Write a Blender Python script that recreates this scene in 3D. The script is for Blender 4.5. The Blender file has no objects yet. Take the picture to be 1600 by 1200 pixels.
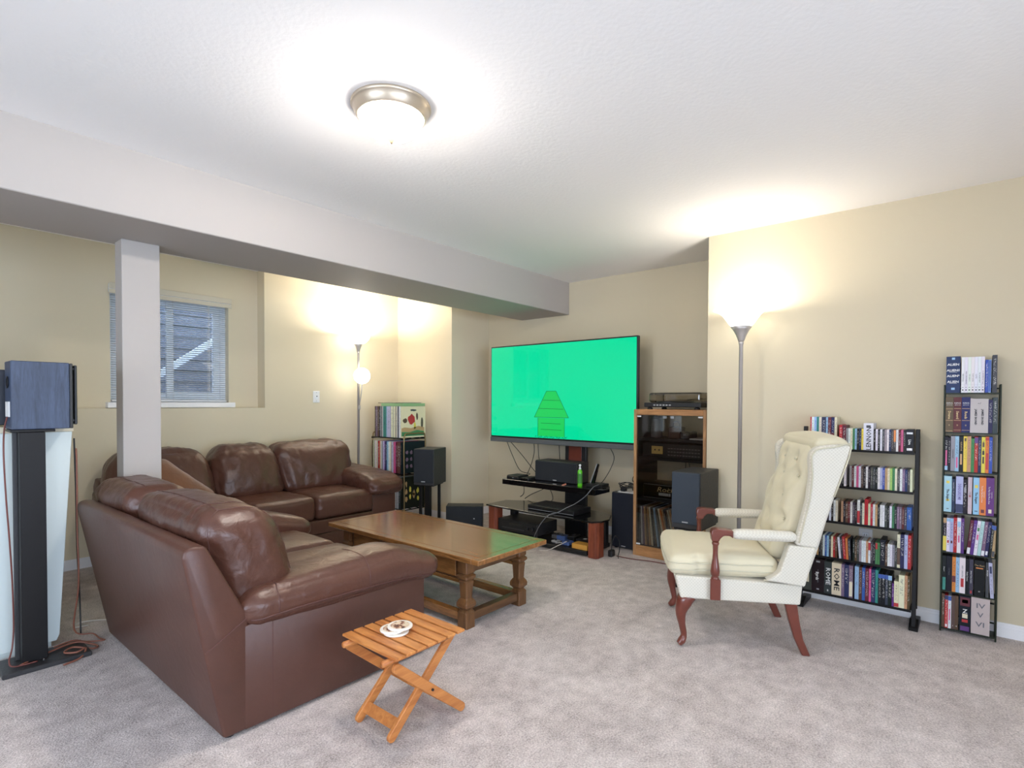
import bpy, bmesh, math, random
from mathutils import Vector, Matrix, noise
from math import pi, sin, cos, radians
C = bpy.context.scene.collection
S = bpy.context.scene
rnd = random.Random(7)

# ------------------------------------------------------------------ camera, world, lights, exposure
cam_data = bpy.data.cameras.new('camera')
cam = bpy.data.objects.new('camera', cam_data)
C.objects.link(cam)
S.camera = cam
FPX, YAW, PITCH, ROLL, CY, CAM_H = 853.2, radians(39.913), radians(-1.138), radians(0.237), 645.8, 1.246
cam_data.sensor_fit = 'HORIZONTAL'
cam_data.sensor_width = 36.0
cam_data.lens = FPX / 1600.0 * 36.0
cam_data.shift_y = (CY - 600.0) / 1600.0
cam_data.clip_start = 0.05
_F0 = Vector((cos(YAW), sin(YAW), 0)); _R0 = Vector((sin(YAW), -cos(YAW), 0)); _U0 = Vector((0, 0, 1))
_F = _F0 * cos(PITCH) + _U0 * sin(PITCH); _U = _U0 * cos(PITCH) - _F0 * sin(PITCH)
_R = _R0 * cos(ROLL) + _U * sin(ROLL); _U2 = _U * cos(ROLL) - _R0 * sin(ROLL)
_m = Matrix.Identity(4)
for _i in range(3):
    _m[_i][0], _m[_i][1], _m[_i][2] = _R[_i], _U2[_i], -_F[_i]
_m.translation = Vector((0, 0, CAM_H))
cam.matrix_world = _m

world = bpy.data.worlds.new('world')
S.world = world
world.use_nodes = True
world.node_tree.nodes['Background'].inputs[0].default_value = (0.78, 0.87, 1.0, 1)
world.node_tree.nodes['Background'].inputs[1].default_value = 7.0
EXPO = 0.74
S.view_settings.view_transform = 'Standard'
S.view_settings.look = 'None'
S.view_settings.exposure = EXPO
S.view_settings.gamma = 1.0
S.view_settings.use_curve_mapping = False
S.cycles.use_denoising = True
S.cycles.max_bounces = 10
S.cycles.diffuse_bounces = 7
S.cycles.glossy_bounces = 4
S.cycles.transparent_max_bounces = 12
S.cycles.sample_clamp_indirect = 8.0
WARM = (1.0, 0.90, 0.76)
BULB_W = 6.5          # torchiere bulbs
BALL_W = 5.0
CEIL_EMIT = 44.0
CEIL_W = 30.0       # ceiling bowl
portal = bpy.data.lights.new('patio_daylight', 'AREA')
portal.shape = 'RECTANGLE'; portal.size = 4.4; portal.size_y = 2.05
portal.cycles.is_portal = True
portal_o = bpy.data.objects.new('patio_daylight', portal)
C.objects.link(portal_o)
portal_o.location = (-.3, -3.03, 1.06)
portal_o.rotation_euler = (radians(90), 0, 0)

portal2 = portal.copy(); portal2.size = 3.4; portal2.size_y = 1.6
portal2_o = bpy.data.objects.new('side_daylight', portal2)
C.objects.link(portal2_o)
portal2_o.location = (-3.03, .9, 1.3)
portal2_o.rotation_euler = (radians(90), 0, radians(-90))

def bulb(name, loc, watts, radius, color=WARM):
    l = bpy.data.lights.new(name, 'POINT'); l.energy = watts; l.shadow_soft_size = radius; l.color = color
    o = bpy.data.objects.new(name, l); C.objects.link(o); o.location = loc
    return o

# ------------------------------------------------------------------ helpers
def lin(r, g, b):
    f = lambda c: (c / 255.0) / 12.92 if c / 255.0 <= 0.04045 else ((c / 255.0 + 0.055) / 1.055) ** 2.4
    return (f(r), f(g), f(b), 1)

def thing(name, label, cat, loc=(0, 0, 0), rotz=0, group=None):
    o = bpy.data.objects.new(name, None); C.objects.link(o)
    o.location = loc; o.rotation_euler = (0, 0, rotz)
    o.empty_display_size = 0.05
    o['label'] = label; o['category'] = cat
    if group: o['group'] = group
    return o

def tag(o, label, cat, group=None):
    o['label'] = label; o['category'] = cat
    if group: o['group'] = group
    return o

def part(name, bm, mat, parent=None, local=False, smooth=False, label=None, kind=None, fix=True):
    """one mesh object; geometry is in world coordinates unless local"""
    if fix: bmesh.ops.recalc_face_normals(bm, faces=bm.faces)
    me = bpy.data.meshes.new(name)
    bm.to_mesh(me); bm.free()
    if smooth:
        for p in me.polygons: p.use_smooth = True
    for m in (mat if isinstance(mat, (list, tuple)) else [mat]): me.materials.append(m)
    o = bpy.data.objects.new(name, me); C.objects.link(o)
    if parent is not None:
        o.parent = parent
        if not local:
            w = Vector(parent.location)
            q = parent
            while q.parent is not None:
                q = q.parent
            if q is not parent: w = Vector(q.location)
            if parent.type == 'EMPTY' and parent.parent is None:
                o.matrix_parent_inverse = Matrix.Translation(-w)
    if label: o['label'] = label
    if kind: o['kind'] = kind
    return o

def struct(name, bm, mat, smooth=False, parent=None):
    o = part(name, bm, mat, parent, smooth=smooth, local=True)
    if parent is None: o['kind'] = 'structure'
    return o

def copy_thing(root, loc=None, rotz=None, label=None, group=None):
    r = root.copy(); C.objects.link(r)
    if loc is not None: r.location = loc
    if rotz is not None: r.rotation_euler = (0, 0, rotz)
    if label: r['label'] = label
    if group: r['group'] = group
    for ch in list(root.children):
        c = ch.copy(); C.objects.link(c); c.parent = r
        for g in ch.children:
            d = g.copy(); C.objects.link(d); d.parent = c
    return r

def box(bm, x0, x1, y0, y1, z0, z1, bev=0.0, seg=2):
    r = bmesh.ops.create_cube(bm, size=1.0)
    vs = r['verts']
    for v in vs:
        v.co.x = x0 if v.co.x < 0 else x1
        v.co.y = y0 if v.co.y < 0 else y1
        v.co.z = z0 if v.co.z < 0 else z1
    if bev > 0:
        es = set()
        for v in vs: es.update(v.link_edges)
        bmesh.ops.bevel(bm, geom=list(es), offset=bev, segments=seg, profile=0.5, affect='EDGES')
    return vs

def bx(x0, x1, y0, y1, z0, z1, bev=0.0, seg=2):
    bm = bmesh.new(); box(bm, x0, x1, y0, y1, z0, z1, bev, seg); return bm

def sweep(bm, pts, radii, seg=8, cap=True, flat=1.0):
    """round section along a path; radii a number or one per point"""
    P = [Vector(p) for p in pts]
    if not isinstance(radii, (list, tuple)): radii = [radii] * len(P)
    rings = []
    up = Vector((0, 0, 1))
    t0 = (P[1] - P[0]).normalized()
    if abs(t0.dot(up)) > 0.9: up = Vector((0, 1, 0))
    n = (up - t0 * up.dot(t0)).normalized()
    for i, p in enumerate(P):
        t = (P[min(i + 1, len(P) - 1)] - P[max(i - 1, 0)])
        if t.length < 1e-9: t = t0
        t.normalize()
        n = (n - t * n.dot(t))
        n.normalize()
        b = t.cross(n)
        rings.append([bm.verts.new(p + (n * cos(2 * pi * k / seg) + b * sin(2 * pi * k / seg) * flat) * radii[i]) for k in range(seg)])
    for a, b in zip(rings, rings[1:]):
        for k in range(seg):
            bm.faces.new((a[k], a[(k + 1) % seg], b[(k + 1) % seg], b[k]))
    if cap:
        bm.faces.new(rings[0][::-1]); bm.faces.new(rings[-1])

def smoothpath(pts, n=6):
    P = [Vector(p) for p in pts]
    if len(P) < 3: return P
    out = []
    for i in range(len(P) - 1):
        p0, p1, p2, p3 = P[max(i - 1, 0)], P[i], P[i + 1], P[min(i + 2, len(P) - 1)]
        for k in range(n):
            t = k / n
            out.append(0.5 * ((2 * p1) + (p2 - p0) * t + (2 * p0 - 5 * p1 + 4 * p2 - p3) * t * t + (3 * p1 - p0 - 3 * p2 + p3) * t ** 3))
    out.append(P[-1])
    return out

def cable(name, pts, r, mat, parent=None, label=None, cat=None, n=6, seg=6, group=None):
    bm = bmesh.new(); sweep(bm, smoothpath(pts, n), r, seg)
    o = part(name, bm, mat, parent, smooth=True)
    if cat: tag(o, label, cat, group)
    return o

def lathe(bm, prof, seg=24, c=(0, 0, 0), rot=0.0, capb=True, capt=True, close=False):
    rings = []
    for r, z in prof:
        rings.append([bm.verts.new((c[0] + r * cos(rot + 2 * pi * k / seg), c[1] + r * sin(rot + 2 * pi * k / seg), c[2] + z)) for k in range(seg)])
    for a, b in zip(rings, rings[1:]):
        for k in range(seg): bm.faces.new((a[k], a[(k + 1) % seg], b[(k + 1) % seg], b[k]))
    if close:
        a, b = rings[-1], rings[0]
        for k in range(seg): bm.faces.new((a[k], a[(k + 1) % seg], b[(k + 1) % seg], b[k]))
    else:
        if capb: bm.faces.new(rings[0][::-1])
        if capt: bm.faces.new(rings[-1])

def prism(bm, pts, axis, a0, a1, bev=0.0, seg=2):
    """polygon in the two other axes (xz for y, xy for z, yz for x), extruded along axis"""
    def mk(p, a):
        return {'y': (p[0], a, p[1]), 'z': (p[0], p[1], a), 'x': (a, p[0], p[1])}[axis]
    A = [bm.verts.new(mk(p, a0)) for p in pts]; B = [bm.verts.new(mk(p, a1)) for p in pts]
    fs = [bm.faces.new(A), bm.faces.new(B[::-1])]
    for i in range(len(pts)):
        j = (i + 1) % len(pts)
        fs.append(bm.faces.new((A[i], B[i], B[j], A[j])))
    bmesh.ops.recalc_face_normals(bm, faces=fs)
    if bev > 0:
        es = set()
        for f in fs: es.update(f.edges)
        bmesh.ops.bevel(bm, geom=list(es), offset=bev, segments=seg, profile=0.5, affect='EDGES')

def ss(t):
    t = max(0.0, min(1.0, t)); return t * t * (3 - 2 * t)

def softbox(c, size, r=0.05, n=16, bulge=(0, 0, 0), wr=0.0, wscale=6.0, seed=0, warp=None, stretch=(1, 1, 1)):
    """padded block: rounded box with domed faces and leather-like wrinkles"""
    bm = bmesh.new()
    bmesh.ops.create_cube(bm, size=2.0)
    bmesh.ops.subdivide_edges(bm, edges=bm.edges[:], cuts=n, use_grid_fill=True)
    h = [s / 2 for s in size]
    rr = min(r, min(h) * 0.999)
    for v in bm.verts:
        q = v.co.copy()
        # squeeze grid towards the edges so the rounding has enough rings
        u = [math.copysign(abs(t) ** 0.75, t) for t in q]
        p = Vector((u[0] * h[0], u[1] * h[1], u[2] * h[2]))
        inner = Vector([max(-h[i] + rr, min(h[i] - rr, p[i])) for i in range(3)])
        d = p - inner
        nn = d.normalized() if d.length > 1e-9 else Vector((0, 0, 0))
        if d.length > 1e-9: p = inner + nn * rr
        k = [1 - u[i] ** 2 for i in range(3)]
        p.x += math.copysign(1, u[0]) * abs(u[0]) ** 3 * bulge[0] * k[1] * k[2]
        p.y += math.copysign(1, u[1]) * abs(u[1]) ** 3 * bulge[1] * k[0] * k[2]
        p.z += math.copysign(1, u[2]) * abs(u[2]) ** 3 * bulge[2] * k[0] * k[1]
        if wr:
            sp = Vector((p.x * stretch[0], p.y * stretch[1], p.z * stretch[2])) * wscale + Vector((seed * 7.3, seed * 3.1, seed * 1.7))
            w = noise.noise(sp) * 0.6 + (1 - abs(noise.noise(sp * 1.9)) * 2) * 0.4
            dirn = Vector((u[0] ** 5, u[1] ** 5, u[2] ** 5))
            if dirn.length > 1e-6: p += dirn.normalized() * w * wr
        if warp: p = warp(p)
        v.co = p + Vector(c)
    return bm

from mathutils.bvhtree import BVHTree
def surf_seam(name, tree, pts, m, parent, r=.0035, off=.001, n=5):
    q = []
    for p in smoothpath(pts, n):
        loc, nor, _, _ = tree.find_nearest(Vector(p))
        q.append(loc + nor * off)
    bm = bmesh.new(); sweep(bm, q, r, 6)
    return part(name, bm, m, parent, smooth=True)

def seam(name, pts, mat, parent, r=0.0035):
    bm = bmesh.new(); sweep(bm, smoothpath(pts, 5), r, 6)
    return part(name, bm, mat, parent, smooth=True)

_dg = None
def txtmesh(name, cu, m):
    tmp = bpy.data.objects.new('tmp_text', cu)
    me = bpy.data.meshes.new_from_object(tmp)
    bpy.data.objects.remove(tmp); bpy.data.curves.remove(cu)
    me.materials.clear(); me.materials.append(m)
    o = bpy.data.objects.new(name, me); C.objects.link(o)
    return o

def text(name, body, size, loc, rot, mat, parent, local=False, align='CENTER', ext=0.0004, sx=1.0, font=None, shear=0.0):
    cu = bpy.data.curves.new(name, 'FONT'); cu.body = body; cu.size = size; cu.extrude = ext
    cu.align_x = align; cu.align_y = 'CENTER'; cu.resolution_u = 2; cu.shear = shear
    o = txtmesh(name, cu, mat)
    M = Matrix.Translation(Vector(loc)) @ rot.to_4x4() @ Matrix.Diagonal((sx, 1, 1, 1))
    o.parent = parent
    if parent is not None and parent.type == 'EMPTY' and not local:
        M = Matrix.Translation(-Vector(parent.location)) @ M
    o.matrix_basis = M
    return o

# text orientations on faces that look along -x (reading left to right means towards -y)
def face_mx(spin=0.0, tilt=0.0):
    # local X -> -y, local Y -> +z, local Z -> -x
    m = Matrix(((0, 0, -1), (-1, 0, 0), (0, 1, 0)))
    return m @ Matrix.Rotation(spin, 3, 'Z')

# ------------------------------------------------------------------ materials
def nt(name):
    m = bpy.data.materials.new(name); m.use_nodes = True
    t = m.node_tree
    return m, t, t.nodes['Principled BSDF'], t.nodes, t.links

def mat(name, col, rough=0.5, metal=0.0, bump=0.0, bscale=80.0, var=0.0, vscale=5.0, spec=0.5, coat=0.0, emit=None, estr=0.0, sheen=0.0):
    m, t, p, N, L = nt(name)
    p.inputs['Base Color'].default_value = col
    p.inputs['Roughness'].default_value = rough
    p.inputs['Metallic'].default_value = metal
    p.inputs['Specular IOR Level'].default_value = spec
    p.inputs['Coat Weight'].default_value = coat
    p.inputs['Sheen Weight'].default_value = sheen
    if emit:
        p.inputs['Emission Color'].default_value = emit
        p.inputs['Emission Strength'].default_value = estr
    tc = N.new('ShaderNodeTexCoord')
    if var > 0:
        nz = N.new('ShaderNodeTexNoise'); nz.inputs['Scale'].default_value = vscale; nz.inputs['Detail'].default_value = 4
        L.new(tc.outputs['Object'], nz.inputs['Vector'])
        mx = N.new('ShaderNodeMix'); mx.data_type = 'RGBA'
        mx.inputs[6].default_value = tuple(c * (1 - var) for c in col[:3]) + (1,)
        mx.inputs[7].default_value = tuple(min(1, c * (1 + var)) for c in col[:3]) + (1,)
        L.new(nz.outputs['Fac'], mx.inputs[0]); L.new(mx.outputs[2], p.inputs['Base Color'])
    if bump > 0:
        nb = N.new('ShaderNodeTexNoise'); nb.inputs['Scale'].default_value = bscale; nb.inputs['Detail'].default_value = 3
        L.new(tc.outputs['Object'], nb.inputs['Vector'])
        b = N.new('ShaderNodeBump'); b.inputs['Strength'].default_value = bump; b.inputs['Distance'].default_value = 0.01
        L.new(nb.outputs['Fac'], b.inputs['Height']); L.new(b.outputs['Normal'], p.inputs['Normal'])
    return m

def wood(name, c1, c2, axis='y', rough=0.4, scale=6.0, coat=0.0, bump=0.15):
    m, t, p, N, L = nt(name)
    tc = N.new('ShaderNodeTexCoord'); mp = N.new('ShaderNodeMapping')
    s = {'x': (0.12, 1, 1), 'y': (1, 0.12, 1), 'z': (1, 1, 0.12)}[axis]
    mp.inputs['Scale'].default_value = s
    L.new(tc.outputs['Object'], mp.inputs['Vector'])
    n1 = N.new('ShaderNodeTexNoise'); n1.inputs['Scale'].default_value = scale * 6; n1.inputs['Detail'].default_value = 6; n1.inputs['Distortion'].default_value = 1.2
    n2 = N.new('ShaderNodeTexNoise'); n2.inputs['Scale'].default_value = scale * 40; n2.inputs['Detail'].default_value = 2
    L.new(mp.outputs[0], n1.inputs['Vector']); L.new(mp.outputs[0], n2.inputs['Vector'])
    ad = N.new('ShaderNodeMath'); ad.operation = 'MULTIPLY_ADD'; ad.inputs[1].default_value = 0.35
    L.new(n2.outputs['Fac'], ad.inputs[0]); L.new(n1.outputs['Fac'], ad.inputs[2])
    r = N.new('ShaderNodeValToRGB'); r.color_ramp.elements[0].position = 0.42; r.color_ramp.elements[1].position = 0.9
    r.color_ramp.elements[0].color = c1; r.color_ramp.elements[1].color = c2
    L.new(ad.outputs[0], r.inputs[0]); L.new(r.outputs[0], p.inputs['Base Color'])
    p.inputs['Roughness'].default_value = rough; p.inputs['Coat Weight'].default_value = coat; p.inputs['Coat Roughness'].default_value = 0.12
    b = N.new('ShaderNodeBump'); b.inputs['Strength'].default_value = bump; b.inputs['Distance'].default_value = 0.004
    L.new(ad.outputs[0], b.inputs['Height']); L.new(b.outputs['Normal'], p.inputs['Normal'])
    return m

def leather(name, col, rough=0.4, fold=0.24):
    m, t, p, N, L = nt(name)
    tc = N.new('ShaderNodeTexCoord')
    n1 = N.new('ShaderNodeTexNoise'); n1.inputs['Scale'].default_value = 7; n1.inputs['Detail'].default_value = 5
    L.new(tc.outputs['Object'], n1.inputs['Vector'])
    mx = N.new('ShaderNodeMix'); mx.data_type = 'RGBA'
    mx.inputs[6].default_value = tuple(c * 0.78 for c in col[:3]) + (1,); mx.inputs[7].default_value = tuple(c * 1.22 for c in col[:3]) + (1,)
    L.new(n1.outputs['Fac'], mx.inputs[0]); L.new(mx.outputs[2], p.inputs['Base Color'])
    p.inputs['Roughness'].default_value = rough
    vo = N.new('ShaderNodeTexVoronoi'); vo.inputs['Scale'].default_value = 420
    n2 = N.new('ShaderNodeTexNoise'); n2.inputs['Scale'].default_value = 16; n2.inputs['Detail'].default_value = 4; n2.inputs['Distortion'].default_value = 1.0
    L.new(tc.outputs['Object'], vo.inputs['Vector']); L.new(tc.outputs['Object'], n2.inputs['Vector'])
    b1 = N.new('ShaderNodeBump'); b1.inputs['Strength'].default_value = 0.12; b1.inputs['Distance'].default_value = 0.002
    b2 = N.new('ShaderNodeBump'); b2.inputs['Strength'].default_value = fold; b2.inputs['Distance'].default_value = 0.02
    L.new(vo.outputs['Distance'], b1.inputs['Height']); L.new(n2.outputs['Fac'], b2.inputs['Height'])
    L.new(b2.outputs['Normal'], b1.inputs['Normal']); L.new(b1.outputs['Normal'], p.inputs['Normal'])
    return m

def glass(name, tint=(1, 1, 1, 1), gl=0.08, rough=0.02):
    m = bpy.data.materials.new(name); m.use_nodes = True
    t = m.node_tree; N = t.nodes; L = t.links; N.clear()
    out = N.new('ShaderNodeOutputMaterial'); mx = N.new('ShaderNodeMixShader')
    tr = N.new('ShaderNodeBsdfTransparent'); tr.inputs[0].default_value = tint
    g = N.new('ShaderNodeBsdfGlossy'); g.inputs['Roughness'].default_value = rough
    lw = N.new('ShaderNodeFresnel'); lw.inputs['IOR'].default_value = 1.45
    mu = N.new('ShaderNodeMath'); mu.operation = 'ADD'; mu.inputs[1].default_value = gl; mu.use_clamp = True
    L.new(lw.outputs[0], mu.inputs[0]); L.new(mu.outputs[0], mx.inputs[0])
    L.new(tr.outputs[0], mx.inputs[1]); L.new(g.outputs[0], mx.inputs[2]); L.new(mx.outputs[0], out.inputs[0])
    return m

def emission(name, col, s):
    m, t, p, N, L = nt(name)
    p.inputs['Base Color'].default_value = (0.8, 0.8, 0.8, 1); p.inputs['Roughness'].default_value = 0.2
    p.inputs['Emission Color'].default_value = col; p.inputs['Emission Strength'].default_value = s
    return m

def carpet_mat():
    m, t, p, N, L = nt('carpet')
    tc = N.new('ShaderNodeTexCoord')
    def ns(sc, det, dist=0.0):
        n = N.new('ShaderNodeTexNoise'); n.inputs['Scale'].default_value = sc; n.inputs['Detail'].default_value = det; n.inputs['Distortion'].default_value = dist
        L.new(tc.outputs['Object'], n.inputs['Vector']); return n
    big, mid, fine = ns(2.3, 3, 0.6), ns(14, 4), ns(150, 3, 0.5)
    r = N.new('ShaderNodeValToRGB'); e = r.color_ramp.elements
    e[0].position, e[0].color = 0.30, lin(118, 106, 101)
    e[1].position, e[1].color = 0.74, lin(236, 225, 220)
    s1 = N.new('ShaderNodeMath'); s1.operation = 'MULTIPLY_ADD'; s1.inputs[1].default_value = 0.55
    s2 = N.new('ShaderNodeMath'); s2.operation = 'MULTIPLY_ADD'; s2.inputs[1].default_value = 0.3
    s3 = N.new('ShaderNodeMath'); s3.operation = 'MULTIPLY'; s3.inputs[1].default_value = 0.22
    L.new(big.outputs['Fac'], s3.inputs[0])
    L.new(mid.outputs['Fac'], s2.inputs[0]); L.new(s3.outputs[0], s2.inputs[2])
    L.new(fine.outputs['Fac'], s1.inputs[0]); L.new(s2.outputs[0], s1.inputs[2])
    L.new(s1.outputs[0], r.inputs[0]); L.new(r.outputs[0], p.inputs['Base Color'])
    p.inputs['Roughness'].default_value = 0.95; p.inputs['Specular IOR Level'].default_value = 0.1; p.inputs['Sheen Weight'].default_value = 0.15
    b = N.new('ShaderNodeBump'); b.inputs['Strength'].default_value = 0.9; b.inputs['Distance'].default_value = 0.012
    L.new(s1.outputs[0], b.inputs['Height']); L.new(b.outputs['Normal'], p.inputs['Normal'])
    return m

def fabric_mat():
    m, t, p, N, L = nt('cream_damask')
    tc = N.new('ShaderNodeTexCoord'); sp = N.new('ShaderNodeSeparateXYZ'); L.new(tc.outputs['Object'], sp.inputs[0])
    def M(op, a, b=None):
        n = N.new('ShaderNodeMath'); n.operation = op
        for i, v in enumerate((a, b)):
            if v is None: continue
            if isinstance(v, (int, float)): n.inputs[i].default_value = v
            else: L.new(v, n.inputs[i])
        return n.outputs[0]
    h = M('ADD', sp.outputs[0], sp.outputs[1])
    u = M('MULTIPLY', M('ADD', h, sp.outputs[2]), 62.0); v = M('MULTIPLY', M('SUBTRACT', h, sp.outputs[2]), 62.0)
    du = M('ABSOLUTE', M('SUBTRACT', M('FRACT', u), 0.5)); dv = M('ABSOLUTE', M('SUBTRACT', M('FRACT', v), 0.5))
    line = M('GREATER_THAN', M('MAXIMUM', du, dv), 0.40)
    mx = N.new('ShaderNodeMix'); mx.data_type = 'RGBA'
    mx.inputs[6].default_value = lin(198, 192, 177); mx.inputs[7].default_value = lin(213, 208, 194)
    L.new(line, mx.inputs[0]); L.new(mx.outputs[2], p.inputs['Base Color'])
    p.inputs['Roughness'].default_value = 0.75; p.inputs['Sheen Weight'].default_value = 0.2
    b = N.new('ShaderNodeBump'); b.inputs['Strength'].default_value = 0.15; b.inputs['Distance'].default_value = 0.001
    L.new(line, b.inputs['Height']); L.new(b.outputs['Normal'], p.inputs['Normal'])
    return m

def spine_mat():
    """printed card or plastic case; the colour is the object's own (Object Info), printing runs along the spine"""
    m, t, p, N, L = nt('printed_spine')
    oi = N.new('ShaderNodeObjectInfo'); tc = N.new('ShaderNodeTexCoord'); mp = N.new('ShaderNodeMapping')
    L.new(tc.outputs['Generated'], mp.inputs['Vector'])
    sp = N.new('ShaderNodeSeparateXYZ'); L.new(tc.outputs['Generated'], sp.inputs[0])
    cb = N.new('ShaderNodeCombineXYZ')
    def M(op, a, b=None):
        n = N.new('ShaderNodeMath'); n.operation = op
        for i, v in enumerate((a, b)):
            if v is None: continue
            if isinstance(v, (int, float)): n.inputs[i].default_value = v
            else: L.new(v, n.inputs[i])
        return n.outputs[0]
    L.new(M('MULTIPLY', sp.outputs[1], 3.0), cb.inputs[0])
    L.new(M('MULTIPLY', sp.outputs[2], 52.0), cb.inputs[1])
    L.new(M('MULTIPLY', oi.outputs['Random'], 91.0), cb.inputs[2])
    nz = N.new('ShaderNodeTexNoise'); nz.inputs['Scale'].default_value = 1.0; nz.inputs['Detail'].default_value = 2; L.new(cb.outputs[0], nz.inputs['Vector'])
    ink = M('GREATER_THAN', nz.outputs['Fac'], 0.56)
    inner = M('LESS_THAN', M('ABSOLUTE', M('SUBTRACT', sp.outputs[1], 0.5)), 0.28)
    lo = M('ADD', M('MULTIPLY', oi.outputs['Random'], 0.3), 0.12)
    span = M('MULTIPLY', M('GREATER_THAN', sp.outputs[2], lo), M('LESS_THAN', sp.outputs[2], 0.9))
    front = M('LESS_THAN', sp.outputs[0], 0.03)
    ink = M('MULTIPLY', M('MULTIPLY', ink, inner), M('MULTIPLY', span, front))
    bw = N.new('ShaderNodeRGBToBW'); L.new(oi.outputs['Color'], bw.inputs[0])
    inv = M('LESS_THAN', bw.outputs[0], 0.16)
    mc = N.new('ShaderNodeMix'); mc.data_type = 'RGBA'
    mc.inputs[6].default_value = (0.03, 0.03, 0.05, 1); mc.inputs[7].default_value = (0.72, 0.7, 0.66, 1); L.new(inv, mc.inputs[0])
    mx = N.new('ShaderNodeMix'); mx.data_type = 'RGBA'
    L.new(M('MULTIPLY', M('MULTIPLY', ink, 0.62), oi.outputs['Alpha']), mx.inputs[0]); L.new(oi.outputs['Color'], mx.inputs[6]); L.new(mc.outputs[2], mx.inputs[7])
    L.new(mx.outputs[2], p.inputs['Base Color'])
    p.inputs['Roughness'].default_value = 0.42; p.inputs['Specular IOR Level'].default_value = 0.22
    return m

M_ = {}
M_['wall'] = mat('wall_paint', lin(215, 204, 178), 0.7, bump=0.05, bscale=220, spec=0.25)
M_['wall_dim'] = mat('wall_paint_dimmed', lin(203, 192, 166), 0.7, bump=0.05, bscale=220, spec=0.25)  # same beige paint, darkened in colour to offset the stronger light there
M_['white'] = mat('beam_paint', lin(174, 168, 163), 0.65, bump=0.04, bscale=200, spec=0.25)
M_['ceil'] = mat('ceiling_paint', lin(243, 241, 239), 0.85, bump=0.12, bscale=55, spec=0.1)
M_['trim'] = mat('trim_white', lin(232, 232, 234), 0.4)
M_['carpet'] = carpet_mat()
M_['vinyl'] = mat('window_vinyl', lin(234, 239, 246), 0.35)
M_['pane'] = glass('window_glass', (0.93, 0.96, 1, 1), 0.03)
M_['smoke'] = glass('smoked_glass', (0.74, 0.72, 0.69, 1), 0.03, 0.03)
M_['dust'] = glass('tinted_acrylic', (0.68, 0.65, 0.60, 1), 0.06, 0.05)
M_['leather'] = leather('brown_leather', lin(82, 51, 40), 0.34)
M_['leatherflat'] = leather('brown_leather_panel', lin(80, 50, 40), 0.40, 0.07)
M_['piping'] = mat('leather_piping', lin(82, 50, 44), 0.45)
M_['suede'] = mat('brown_suede', lin(120, 80, 54), 0.9, bump=0.3, bscale=60, var=0.25, vscale=9, sheen=0.5)
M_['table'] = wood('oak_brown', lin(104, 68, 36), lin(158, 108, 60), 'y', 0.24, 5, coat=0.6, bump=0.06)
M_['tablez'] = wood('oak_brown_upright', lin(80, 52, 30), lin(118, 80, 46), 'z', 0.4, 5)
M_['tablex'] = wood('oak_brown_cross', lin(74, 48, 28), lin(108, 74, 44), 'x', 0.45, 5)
M_['tabledark'] = mat('oak_groove', lin(58, 38, 24), 0.6)
M_['stool'] = wood('honey_wood', lin(160, 90, 40), lin(206, 140, 76), 'y', 0.42, 6)
M_['stoolx'] = wood('honey_wood_leg', lin(160, 92, 44), lin(200, 132, 70), 'x', 0.45, 4)
M_['cab'] = wood('oak_laminate', lin(140, 100, 62), lin(186, 142, 96), 'z', 0.5, 5)
M_['caby'] = wood('oak_laminate_rail', lin(136, 94, 54), lin(184, 134, 84), 'y', 0.5, 5)
M_['cherry'] = wood('cherry_leg', lin(102, 46, 30), lin(142, 72, 48), 'z', 0.4, 4)
M_['mahog'] = mat('mahogany', lin(104, 50, 38), 0.28, var=0.2, vscale=20, coat=0.3)
M_['black'] = mat('black_plastic', lin(26, 26, 28), 0.4)
M_['gloss'] = mat('black_glass', lin(14, 14, 15), 0.06, coat=0.6)
M_['blackwood'] = mat('black_ash', lin(44, 43, 44), 0.5, bump=0.2, bscale=60, var=0.15, vscale=30)
M_['grille'] = mat('speaker_cloth', lin(32, 35, 40), 0.9, bump=0.3, bscale=700)
M_['navygrille'] = mat('subwoofer_cloth', lin(22, 26, 38), 0.9, bump=0.3, bscale=700)
M_['blueash'] = wood('blue_black_ash', lin(40, 50, 70), lin(64, 78, 104), 'z', 0.5, 7, bump=0.1)
M_['metalblack'] = mat('black_enamel', lin(20, 18, 18), 0.45, spec=0.25)
M_['greenmetal'] = mat('dark_green_enamel', lin(36, 44, 32), 0.45, spec=0.3)
M_['brass'] = mat('brass_rod', lin(150, 128, 88), 0.35, metal=0.7)
M_['nickel'] = mat('brushed_nickel', lin(186, 180, 176), 0.36, metal=0.45)
M_['chrome'] = mat('chrome', lin(200, 200, 200), 0.15, metal=1.0)
M_['silver'] = mat('silver_plastic', lin(178, 180, 182), 0.35, metal=0.3)
M_['grey'] = mat('grey_plastic', lin(112, 112, 114), 0.45)
M_['bar'] = mat('soundbar_mesh', lin(84, 88, 90), 0.6, bump=0.4, bscale=500)
M_['cream'] = fabric_mat()
M_['creamplain'] = mat('cream_upholstery', lin(205, 196, 168), 0.8, bump=0.1, bscale=300, sheen=0.2)
M_['welt'] = mat('cream_welt', lin(190, 184, 160), 0.7)
M_['paper'] = mat('white_paper', lin(226, 226, 224), 0.7)
M_['panel'] = mat('white_panel', lin(206, 216, 214), 0.45)
M_['paneledge'] = mat('cream_edge', lin(206, 198, 176), 0.6)
M_['copper'] = mat('copper_wire', lin(136, 84, 66), 0.4)
M_['redwire'] = mat('red_wire', lin(104, 52, 44), 0.5)
M_['whitewire'] = mat('white_wire', lin(214, 210, 204), 0.5)
M_['stone'] = mat('stone_coaster', lin(226, 220, 210), 0.7)
M_['coasterart'] = None
M_['spine'] = spine_mat()
M_['ink_w'] = mat('white_ink', lin(228, 228, 226), 0.5)
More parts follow.
